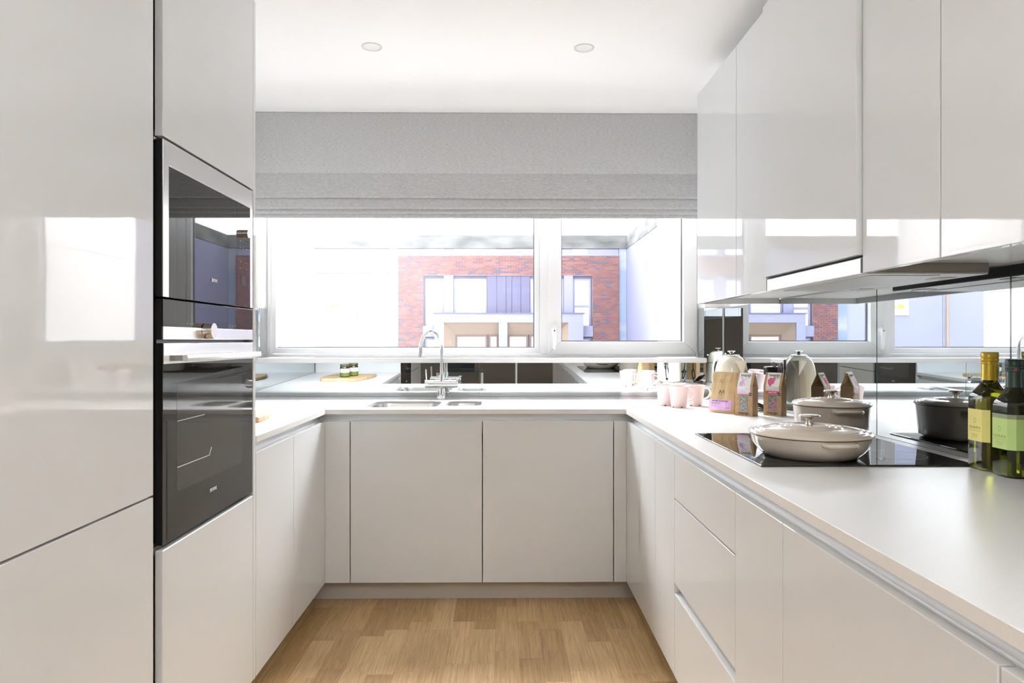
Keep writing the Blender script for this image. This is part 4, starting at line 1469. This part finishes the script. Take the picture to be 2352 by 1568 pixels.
def bag_y(u, z):
    v_ = z / 0.176
    dep = 0.031 * (1 - v_) ** 0.75 + 0.0015
    if v_ < 0.06:
        dep = 0.028
    wid = 0.0615 - 0.006 * v_
    u_ = max(-1, min(1, (u - 0.0048 * v_) / wid))
    cr_ = 0.0016 * math.sin(7 * u_ + 9 * v_) * math.sin(11 * v_ - 2 * u_) + 0.0009 * math.sin(23 * u_ - 17 * v_)
    return -dep * (1 - 0.28 * abs(u_) ** 4) + cr_ * (0.2 + 0.8 * min(1, v_ * 3)) + 0.0036 * v_


bm = bmesh.new()
gr = []
for i in range(9):
    row = []
    for j in range(17):
        u = -0.054 + 0.106 * j / 16
        z = 0.0125 + 0.046 * i / 8
        row.append(bm.verts.new((u, bag_y(u, z) - 0.0016, z)))
    gr.append(row)
for a, b2 in zip(gr, gr[1:]):
    for j in range(16):
        bm.faces.new((a[j], a[j + 1], b2[j + 1], b2[j]))
obj('label_paper', bm, 'lilac_label', cb, local=True)


def wrap_text(body, size, mat, u, z, align='CENTER', **kw):
    o_ = text(body, size, mat, (u, 0, z), (1, 0, 0), (0, 0, 1), cb, align=align, off=0, **kw)
    for v in o_.data.vertices:
        v.co.y = bag_y(v.co.x, v.co.z) - 0.0021 + (v.co.y * 0.5)
    return o_


wrap_text('MODERN STANDARD', 0.0078, 'ink', -0.002, 0.0515, bold=0.0001)
wrap_text('Simply, Things Inspiration', 0.0048, 'ink', -0.047, 0.0425, align='LEFT')
wrap_text('mmmmmm mmmmm mm m\nmmmm mm mmmmm mm m\nmmm mmmmmm mmm'.replace('m', 'n'), 0.0042, 'grey_ink', -0.047, 0.0345, align='LEFT')
wrap_text('Espresso', 0.0045, 'ink', 0.037, 0.0245)
for (u0, u1, z_) in ((-0.049, 0.048, 0.0465), (-0.049, 0.048, 0.0215)):
    bm = bmesh.new()
    tube(bm, [(u0 + (u1 - u0) * k / 8, bag_y(u0 + (u1 - u0) * k / 8, z_) - 0.0019, z_) for k in range(9)], 0.0003, 6)
    obj('rule_line', bm, 'grey_ink', cb, local=True)
bm = bmesh.new()
for pts_ in ([(-0.011, 0.082), (-0.0055, 0.098)], [(-0.0055, 0.098), (0.0005, 0.086)], [(0.0005, 0.086), (0.0105, 0.099)], [(0.0105, 0.099), (0.0115, 0.083)], [(-0.004, 0.079), (0.004, 0.079)]):
    tube(bm, [(p_[0], bag_y(*p_) - 0.0012, p_[1]) for p_ in pts_], 0.0008, 8)
obj('letter_mark', bm, 'ink', cb, local=True)
for z_ in (0.142, 0.134):
    bm = bmesh.new()
    k = -0.048
    while k < 0.045:
        tube(bm, [(k, bag_y(k, z_) - 0.0007, z_), (k + 0.0028, bag_y(k + 0.0028, z_) - 0.0007, z_)], 0.0004, 6)
        k += 0.0045
    obj('perforation', bm, 'brown_ink', cb, local=True)

# ------------------------------------------------------------------ oil bottles
def bottle(label, cx, cy, h, half, ch, glass, cap, labmat, z0, z1, band, dot):
    root = thing('oil_bottle', label, 'bottle', (cx, cy, ZT), 0)

    def octo(s, c):
        return [(-s, -s + c), (-s + c, -s), (s - c, -s), (s, -s + c), (s, s - c), (s - c, s), (-s + c, s), (-s, s - c)]

    def ring(bm, s, c, z, round_=0.0, r_=0):
        out = []
        oc = octo(s, c)
        pts8 = []
        for k in range(8):
            a, b_ = oc[k], oc[(k + 1) % 8]
            for j in range(4):
                pts8.append((a[0] + (b_[0] - a[0]) * j / 4, a[1] + (b_[1] - a[1]) * j / 4))
        for (x_, y_) in pts8:
            L2 = math.hypot(x_, y_)
            cxr, cyr = x_ / L2 * r_, y_ / L2 * r_
            out.append(bm.verts.new((x_ * (1 - round_) + cxr * round_, y_ * (1 - round_) + cyr * round_, z)))
        return out
    bm = bmesh.new()
    hs = h * 0.60
    secs = [(half * .80, ch, 0.0, 0, 0), (half * .93, ch, 0.003, 0, 0), (half, ch, 0.010, 0, 0), (half, ch, hs * 0.5, 0, 0), (half, ch, hs, 0, 0), (half * .95, ch, hs + 0.010, .1, half * .95),
            (half * .80, ch, hs + 0.022, .45, half * .78), (half * .6, ch * .7, hs + 0.034, .85, 0.021), (0.016, .005, hs + 0.046, 1, 0.0165), (0.0145, .004, h * 0.80, 1, 0.0145), (0.0145, .004, h - 0.006, 1, 0.0145)]
    rs = [ring(bm, s, c, z, rd, r_) for (s, c, z, rd, r_) in secs]
    for a, b2 in zip(rs, rs[1:]):
        for k in range(len(a)):
            bm.faces.new((a[k], a[(k + 1) % len(a)], b2[(k + 1) % len(a)], b2[k]))
    bm.faces.new(rs[0]); bm.faces.new(rs[-1])
    obj('glass_body', bm, glass, root, local=True, smooth=True, angle=28)
    bm = bmesh.new()
    zc = h * 0.76 if cap == 'gold' else h * 0.70
    rn = 0.0178
    lathe(bm, [(rn + 0.0005, zc), (rn, zc + 0.002), (rn - 0.0008, h - 0.030), (rn - 0.0010, h - 0.029), (rn + 0.0008, h - 0.028), (rn + 0.0008, h - 0.024), (rn - 0.0002, h - 0.023), (rn + 0.0008, h - 0.021),
               (rn + 0.0008, h - 0.016), (rn, h - 0.015), (rn + 0.0006, h - 0.013), (rn + 0.0006, h - 0.002), (rn - 0.001, h), (0, h)], 40, close=False)
    cp = obj('foil_cap', bm, 'gold' if cap == 'gold' else 'green_cap', root, local=True, smooth=True, angle=40)
    if dot:
        bm = bmesh.new()
        cyl(bm, (-rn * .5, -rn * .87, h - 0.024), (-rn * .55, -rn * .95, h - 0.024), 0.003, 12)
        obj('red_dot', bm, 'red', cp, local=True)
    # paper label wrapped round the left face and its corners
    s = half + 0.0004
    wrap = [(-s + ch * 1.0, s), (-s, s - ch), (-s, -s + ch), (-s + ch, -s)]
    if dot:
        wrap.append((s - ch, -s))

    def band_bm(za, zb_, g=0.0):
        bm = bmesh.new()
        lo = [bm.verts.new((x_ - g * (1 if x_ < -s + .001 else 0), y_ - g * (1 if y_ < -s + .001 else 0), za)) for x_, y_ in wrap]
        hi = [bm.verts.new((x_ - g * (1 if x_ < -s + .001 else 0), y_ - g * (1 if y_ < -s + .001 else 0), zb_)) for x_, y_ in wrap]
        for k in range(len(lo) - 1):
            bm.faces.new((lo[k], lo[k + 1], hi[k + 1], hi[k]))
        return bm
    obj('label_paper', band_bm(z0, z1), labmat, root, local=True)
    if band:
        obj('label_band', band_bm(z1 + 0.0002, z1 + 0.010), 'dark_band', root, local=True)
    rt, up = Vector((0, -1, 0)), Vector((0, 0, 1))
    zm = (z0 + z1) / 2
    text('ILIADA', 0.0088, 'label_ink', (-s, 0.000, zm - 0.006), rt, up, root, off=0.0004, sp=1.55)
    for q_, (wq, zq) in enumerate(((0.021, zm - 0.0135), (0.011, z0 + 0.016), (0.011, z0 + 0.013), (0.009, z0 + 0.0095))):
        obj('small_print', box(-s - 0.0006, -s - 0.0003, -wq, wq, zq - 0.0003, zq + 0.0003), 'label_ink', root, local=True)
    bm = bmesh.new()
    n = 20
    a = [bm.verts.new((-s - 0.0005, 0.0045 * math.cos(2 * PI * k / n), zm + 0.011 + 0.006 * math.sin(2 * PI * k / n))) for k in range(n)]
    b2 = [bm.verts.new((-s - 0.0005, 0.0036 * math.cos(2 * PI * k / n), zm + 0.011 + 0.005 * math.sin(2 * PI * k / n))) for k in range(n)]
    for k in range(n):
        bm.faces.new((a[k], a[(k + 1) % n], b2[(k + 1) % n], b2[k]))
    obj('emblem', bm, 'label_ink', root, local=True)
    return root


bottle('square olive oil bottle with gold cap and yellow label beside the hob', 1.176, 1.640, 0.284, 0.036, 0.012, 'bottle_glass', 'gold', 'yellow_label', 0.069, 0.146, False, False)
bottle('darker olive oil bottle with green cap and lime label, nearest the camera', 1.171, 1.552, 0.269, 0.035, 0.012, 'bottle_glass_dark', 'green', 'lime_label', 0.064, 0.134, True, True)

# ------------------------------------------------------------------ chopping board and jars
bd = thing('chopping_board', 'thick oak chopping board on the left worktop beside oven column', 'chopping board', (-1.11, 2.77, ZT), R(4))
bm = bmesh.new()
op = []
for k in range(13):
    u_ = k / 12
    op.append((0.118 + 0.052 * math.sin(u_ * PI * 0.62) ** 0.9, 0.185 - 0.37 * u_, 0.0))
for k in range(13):
    u_ = k / 12
    op.append((-0.128 - 0.030 * math.sin(u_ * PI), -0.185 + 0.37 * u_, 0.0))
prism(bm, op, (0, 0, 0.021))
obj('board', bm, 'board', bd, local=True, bevel=0.005, seg=3)
bm = bmesh.new()
bx(bm, -0.004, 0.001, 0.180, 0.1875, 0.0005, 0.0215)
obj('leather_loop', bm, 'leather', bd, local=True)


def jar():
    root = thing('preserve_jar', 'x', 'jar', (0, 0, 0), 0, 'preserve jars on the chopping board')
    bm = bmesh.new()
    lathe(bm, [(0, 0), (0.030, 0), (0.033, 0.003), (0.033, 0.066), (0.030, 0.072), (0, 0.073)], 36)
    obj('jar_body', bm, 'jam', root, local=True, smooth=True, angle=50)
    bm = bmesh.new()
    lathe(bm, [(0, 0.0732), (0.0315, 0.0732), (0.0325, 0.075), (0.0325, 0.087), (0.0305, 0.089), (0, 0.089)], 36)
    obj('lid', bm, 'green_lid', root, local=True, smooth=True, angle=50)
    bm = bmesh.new()
    lathe(bm, [(0.0334, 0.032), (0.0334, 0.060)], 36, close=False)
    obj('label_paper', bm, 'paper', root, local=True, smooth=True)
    bm = bmesh.new()
    lathe(bm, [(0.0334, 0.006), (0.0334, 0.0318)], 36, close=False)
    obj('label_band', bm, 'green_label', root, local=True, smooth=True)
    return root


j = jar()
j.location = (-1.105, 2.850, ZT + 0.021)
j['label'] = 'preserve jar with green lid on the board, the one nearer the sink'
dup(j, (-1.066, 2.755, ZT + 0.021), R(20), 'preserve jar with green lid behind the other, nearer the oven column')

# ------------------------------------------------------------------ laptop on a stand behind the camera (seen in the mirror)
st = thing('equipment_stand', 'dark stand with a glass shelf and laptop tray behind the camera', 'stand', (-0.55, -1.0, 0.0))
obj('glass_shelf', box(-0.85, -0.25, -1.2, -0.85, 0.62, 0.63), 'mirror_edge', st)
obj('glass_shelf', box(-0.85, -0.25, -1.2, -0.85, 0.30, 0.31), 'mirror_edge', st)
for xx in (-0.83, -0.28):
    for yy in (-1.18, -0.88):
        bm = bmesh.new()
        cyl(bm, (xx, yy, 0), (xx, yy, 0.62), 0.012, 12)
        obj('leg', bm, 'alu', st)
lp_ = thing('laptop', 'open black laptop on the glass shelf seen dimly in the mirror', 'laptop', (-0.55, -1.0, 0.63))
obj('keyboard_deck', box(-0.72, -0.38, -1.14, -0.92, 0.6305, 0.648), 'black', lp_, bevel=0.002)
bm = bmesh.new()
prism(bm, [(-0.72, -1.142, 0.65), (-0.72, -1.15, 0.65), (-0.72, -1.19, 0.86), (-0.72, -1.182, 0.86)], (0.34, 0, 0))
obj('screen', bm, 'screen', lp_)

# ------------------------------------------------------------------ outside: terrace
def outside(name, bm, mat, label, cat, **kw):
    return tag(obj(name, bm, mat, **kw), label, cat)


lw = thing('terrace_wall', 'blown-out white rendered terrace wall left of the window view', 'terrace wall', (-1.64, 4.9, 0))
obj('lower_slab', box(-1.75, -1.57, 4.06, 5.68, 0.3, 1.863), 'render', lw)
obj('upper_slab', box(-1.75, -1.57, 4.06, 5.68, 1.867, 4.2), 'render', lw)
obj('joint_core', box(-1.74, -1.578, 4.06, 5.67, 1.863, 1.867), 'gasket', lw)
rw = thing('terrace_wall', 'blown-out white rendered terrace wall right of the window view', 'terrace wall', (1.25, 4.65, 0))
obj('lower_slab', box(1.17, 1.32, 4.06, 5.20, 0.3, 1.798), 'render', rw)
obj('upper_slab', box(1.17, 1.32, 4.06, 5.20, 1.802, 4.2), 'render', rw)
obj('joint_core', box(1.178, 1.31, 4.06, 5.19, 1.798, 1.802), 'gasket', rw)
outside('terrace_cheek', box(1.313, 1.50, 5.21, 7.60, 0.3, 2.18), 'lilac_wall', 'pale lilac blue side wall of the terrace beyond right white wall', 'terrace wall')
YP = 7.28
lb = thing('terrace_screen', 'pale lilac blue panelled terrace wall with a white notice, left of the brick', 'terrace wall', (-3.0, 7.40, 0.3))
for (a, b_) in ((-1.237, -1.57), (-1.574, -2.29), (-2.294, -3.1), (-3.104, -5.0)):
    obj('panel', box(b_, a, YP + 0.05, 7.60, 0.3, 1.918), 'pale_blue', lb)
    obj('panel', box(b_, a, YP + 0.05, 7.60, 1.922, 2.183), 'pale_blue', lb)
outside('sky_blue_post', box(-1.235, -1.13, YP + 0.02, 7.60, 0.3, 2.183), 'sky_blue', 'narrow sky blue strip of wall left of the brick facade', 'post')
outside('sky_blue_post', box(1.2315, 1.311, YP + 0.02, 7.60, 0.3, 2.183), 'sky_blue', 'narrow sky blue strip of wall right of the brick facade', 'post')
cbm = bmesh.new()
bx(cbm, -5.0, 1.312, YP + 0.01, 7.60, 2.185, 2.325)
bx(cbm, 1.313, 1.55, 5.21, 7.60, 2.185, 2.325)
outside('concrete_beam', cbm, 'concrete', 'weathered grey concrete beam spanning the terrace above the brick backdrop', 'beam')
outside('terrace_pipe', (lambda b_: (cyl(b_, (-2.33, 7.31, 0.3), (-2.33, 7.31, 2.18), 0.010, 10), b_)[1])(bmesh.new()), 'rust', 'thin rusty upright pipe on the pale terrace wall seen in the mirror', 'pipe')
sg = thing('notice', 'white rectangular notice fixed on the pale blue terrace wall', 'notice', (-1.75, 7.325, 1.58))
obj('board', box(-1.915, -1.575, 7.318, 7.3295, 1.475, 1.700), 'paper', sg)
obj('green_box', box(-1.86, -1.80, 7.3172, 7.3179, 1.605, 1.655), 'green_sign', sg)
obj('green_box', box(-1.79, -1.765, 7.3172, 7.3179, 1.605, 1.655), 'green_sign', sg)
obj('yellow_box', box(-1.86, -1.80, 7.3172, 7.3179, 1.545, 1.59), 'yellow_sign', sg)
bm = bmesh.new()
prism(bm, [(-1.79, 7.3172, 1.545), (-1.75, 7.3172, 1.545), (-1.77, 7.3172, 1.59)], (0, 0.0007, 0))
obj('warning_triangle', bm, 'yellow_sign', sg)
outside('terrace_floor', box(-5.0, 1.6, 4.06, 7.6, 0.2, 0.3), 'paving', 'grey paved terrace floor outside the window', 'paving')

own = thing('sky_blocking_walls', 'unseen apartment block walls added round the kitchen window to block sky light', 'building', (0, 3.9, -3.0))  # unseen walls added to cut the sky light on the facade outside
obj('upper_blocker', box(-14, 14, 3.2, 4.05, 2.7, 5.5), 'concrete_pale', own)
obj('flank_blocker', box(-14, -4.4, 3.2, 4.05, -3.0, 2.69), 'concrete_pale', own)
obj('flank_blocker', box(1.6, 14, 3.2, 4.05, -3.0, 2.69), 'concrete_pale', own)

# ------------------------------------------------------------------ outside: brick facade closing the terrace
# the facade is a reduced show-flat backdrop 7.3 m away: bricks about 58 mm long
K = YP / 27.0
FX = lambda v: v * K
FZ = lambda v: 1.2 + (v - 1.2) * K
bb = thing('brick_backdrop', 'backdrop of a red brick facade with violet panels and porch opposite the window', 'building', (0.05, YP, 0.3))


def fbox(name, x0, x1, y0, y1, z0, z1, mat, par=None, k=None):
    kk = K if k is None else k
    return obj(name, box(x0 * kk, x1 * kk, y0, y1, max(0.3, 1.2 + (z0 - 1.2) * kk), 1.2 + (z1 - 1.2) * kk), mat, par or bb)


core = bmesh.new()
D_ = 0.030
for (x0, x1, z0, z1) in ((-4.18, 4.55, 3.78, 4.56), (-4.18, -3.20, -2.1, 3.78), (3.51, 4.55, -2.1, 3.78)):
    bx(core, FX(x0), FX(x1), YP + 0.0045, YP + 0.09, max(0.3, FZ(z0)), FZ(z1))
obj('mortar_wall', core, 'mortar', bb)
bx_list = []
z = -2.05
row = 0
while z < 4.52:
    off = 0.1125 if row % 2 else 0
    x = -4.18 - off
    while x < 4.55:
        a, b_ = max(x, -4.18), min(x + 0.213, 4.55)
        if z < 3.74:
            segs = []
            for lo, hi in ((-4.18, -3.20), (3.51, 4.55)):
                aa, b2_ = max(a, lo), min(b_, hi)
                if b2_ - aa > 0.04:
                    segs.append((aa, b2_))
        else:
            segs = [(a, b_)] if b_ - a > 0.04 else []
        for s_ in segs:
            bx_list.append((FX(s_[0]), FX(s_[1]), FZ(z)))
        x += 0.225
    z += 0.075
    row += 1
bx_list.sort(key=lambda q: (abs(q[1] - q[0] - 0.213 * K) > 0.002 or q[2] < 1.16, math.hypot((q[0] + q[1]) / 2 - 0.5, q[2] - 1.8)))
bme = {}
stuff = bmesh.new()
for k, (a, b_, z) in enumerate(bx_list):
    w_ = round(b_ - a, 3)
    if k < 300:
        if w_ not in bme:
            bm = box(-w_ / 2, w_ / 2, 0, 0.006, 0, 0.063 * K)
            me = bpy.data.meshes.new('brick'); bm.to_mesh(me); bm.free(); me.materials.append(M['brick'])
            bme[w_] = me
        o = bpy.data.objects.new('brick', bme[w_])
        o.parent = bb
        o.location = Vector(((a + b_) / 2, YP, z)) - Vector(bb.location)
        COL.objects.link(o)
    else:
        bx(stuff, a, b_, YP, YP + 0.006, z, z + 0.063 * K)
o = obj('brick_field', stuff, 'brick', bb)
o['kind'] = 'stuff'
YR = YP + D_


def far_window(x0, x1, z0, z1, y, fr_mat, transom=None, pane='far_pane', w=0.07):
    x0, x1, z0, z1, w = FX(x0), FX(x1), max(0.32, FZ(z0)), FZ(z1), w * K
    f = frame_bm(x0, x1, z0, z1, w, y, y + 0.012, mitre=False)
    if transom:
        bx(f, x0 + w, x1 - w, y, y + 0.012, FZ(transom) - w * .7, FZ(transom) + w * .7)
    fo = obj('window', f, fr_mat, bb)
    obj('pane', box(x0 + w, x1 - w, y + 0.006, y + 0.009, z0 + w, z1 - w), pane, fo)


fbox('recess_wall', -3.2, 3.51, YR + 0.013, YR + 0.06, -2.1, 3.78, 'violet', bb)
far_window(-3.12, -2.40, 1.44, 3.66, YR, 'lilac_wall', 2.49)
far_window(-2.00, -0.69, 2.20, 3.66, YR, 'lilac_wall')
far_window(1.04, 2.36, 2.20, 3.66, YR, 'lilac_wall')
far_window(2.74, 3.44, 1.44, 3.66, YR, 'lilac_wall', 2.56)
for (a, b_) in ((-2.39, -2.01), (2.37, 2.73)):
    fbox('pilaster', a, b_, YR - 0.022, YR + 0.01, -2.1, 3.78, 'lilac_wall', bb)
for a, b_ in ((-0.67, -0.30), (-0.285, 0.07), (0.085, 0.30), (0.315, 0.66), (0.675, 1.02)):
    fbox('panel', a, b_, YR - 0.008, YR + 0.01, 2.2, 3.78, 'violet', bb)
YC = YP - 0.11
K2 = YC / 25.5
cz = lambda v: 1.2 + (v - 1.2) * K2
fbox('porch_fascia', -2.6, 2.96, YC, YC + 0.02, 1.88, 2.21, 'lilac_wall', bb, K2)
fbox('fascia_cap', -2.66, 3.02, YC - 0.008, YR - 0.001, 2.205, 2.245, 'violet', bb, K2)
zb_ = 1.2 + 14 / 1568 * (YR - 0.02)
bm = bmesh.new()
prism(bm, [(-2.6 * K2, YC + 0.0205, cz(1.88)), (-2.6 * K2, YR - 0.02, zb_), (-2.6 * K2, YR - 0.02, cz(2.2)), (-2.6 * K2, YC + 0.0205, cz(2.2))], (5.56 * K2, 0, 0))
obj('soffit', bm, 'tan', bb)
for (a, b_) in ((-2.6, -2.25), (-0.20, 0.12), (2.40, 2.96)):
    obj('porch_post', box(a * K2, b_ * K2, YC, YC + 0.02, 0.3, cz(1.88) - 0.0005), 'lilac_wall', bb)
bm = bmesh.new()
prism(bm, [(-2.25 * K2, YC + 0.0205, 0.3), (-1.93 * K, YR - 0.021, 0.3), (-2.25 * K2 - 0.02, YR - 0.021, 0.3)], (0, 0, 1.1))
obj('porch_cheek', bm, 'tan', bb)
bm = bmesh.new()
prism(bm, [(2.40 * K2, YC + 0.0205, 0.3), (2.05 * K, YR - 0.021, 0.3), (2.40 * K2 + 0.02, YR - 0.021, 0.3)], (0, 0, 1.1))
obj('porch_cheek', bm, 'tan', bb)
for (a, b_) in ((-1.93, -0.66), (-0.62, -0.22), (0.14, 0.95), (1.0, 2.0)):
    far_window(a, b_, -1.5, 1.44, YR - 0.016, 'brown', None, 'far_blind', 0.08)
fbox('ledge_block', -3.2, -2.66, YR - 0.045, YR - 0.004, 1.36, 1.79, 'lilac_wall', bb)
fbox('ledge_block', 3.02, 3.51, YR - 0.045, YR - 0.004, 1.36, 1.79, 'lilac_wall', bb)
far_window(-3.12, -2.66, -1.5, 1.30, YR, 'lilac_wall')
far_window(3.02, 3.44, -1.5, 1.30, YR, 'lilac_wall')
fbox('string_course', -4.18, 4.55, YP - 0.006, YP + 0.09, 4.562, 4.62, 'lilac_wall', bb)
fbox('upper_band', -4.18, 4.55, YP + 0.02, YP + 0.09, 4.622, 4.83, 'lilac_wall', bb)
for (a, b_) in ((-3.1, -2.4), (-2.0, -0.3), (0.4, 1.6), (1.7, 2.2), (2.7, 3.3)):
    fbox('upper_window', a, b_, YP + 0.012, YP + 0.0195, 4.63, 4.825, 'far_pane', bb)

# scaffold on the block far beyond the beam, almost lost in the glare
sc2 = thing('scaffold', 'pale scaffold frame against the white sky above the concrete beam', 'scaffold', (0.5, 20.0, -3.0))
for xx in (-1.4, 0.32, 1.9, 3.6, 5.4):
    bm = bmesh.new(); cyl(bm, (xx, 20, -3), (xx, 20, 8), 0.05, 10)
    obj('upright', bm, 'scaffold', sc2)
for zz in (4.55, 5.1, 6.4, 7.2):
    bm = bmesh.new(); cyl(bm, (-1.6, 20.06, zz), (5.6, 20.06, zz), 0.03, 8)
    obj('ledger', bm, 'scaffold', sc2)
obj('boards', box(-1.6, 5.6, 20.1, 20.9, 4.3, 4.36), 'scaffold', sc2)
obj('boards', box(-1.6, 5.6, 20.1, 20.9, 6.1, 6.16), 'scaffold', sc2)
outside('courtyard_ground', box(-30, 30, 7.7, 40, -3.2, -3.0), 'asphalt', 'dark grey courtyard ground beyond the terrace', 'ground')

# ------------------------------------------------------------------ added fill lamp behind the camera
ulp = thing('added_fill_lamp', 'unseen floor lamp added behind the camera as ceiling fill light', 'floor lamp', (0.15, -0.85, 0.0))
bm = bmesh.new()
lathe(bm, [(0, 0), (0.14, 0), (0.14, 0.015), (0.02, 0.03), (0.012, 0.05), (0.012, 1.84), (0, 1.84)], 32)
obj('pole', bm, 'alu', ulp, local=True, smooth=True, angle=50)
bm = bmesh.new()
lathe(bm, [(0.012, 1.80), (0.10, 1.82), (0.21, 1.86), (0.215, 1.865), (0.20, 1.87), (0.10, 1.835), (0, 1.83)], 40)
obj('bowl_shade', bm, 'alu', ulp, local=True, smooth=True, angle=50)
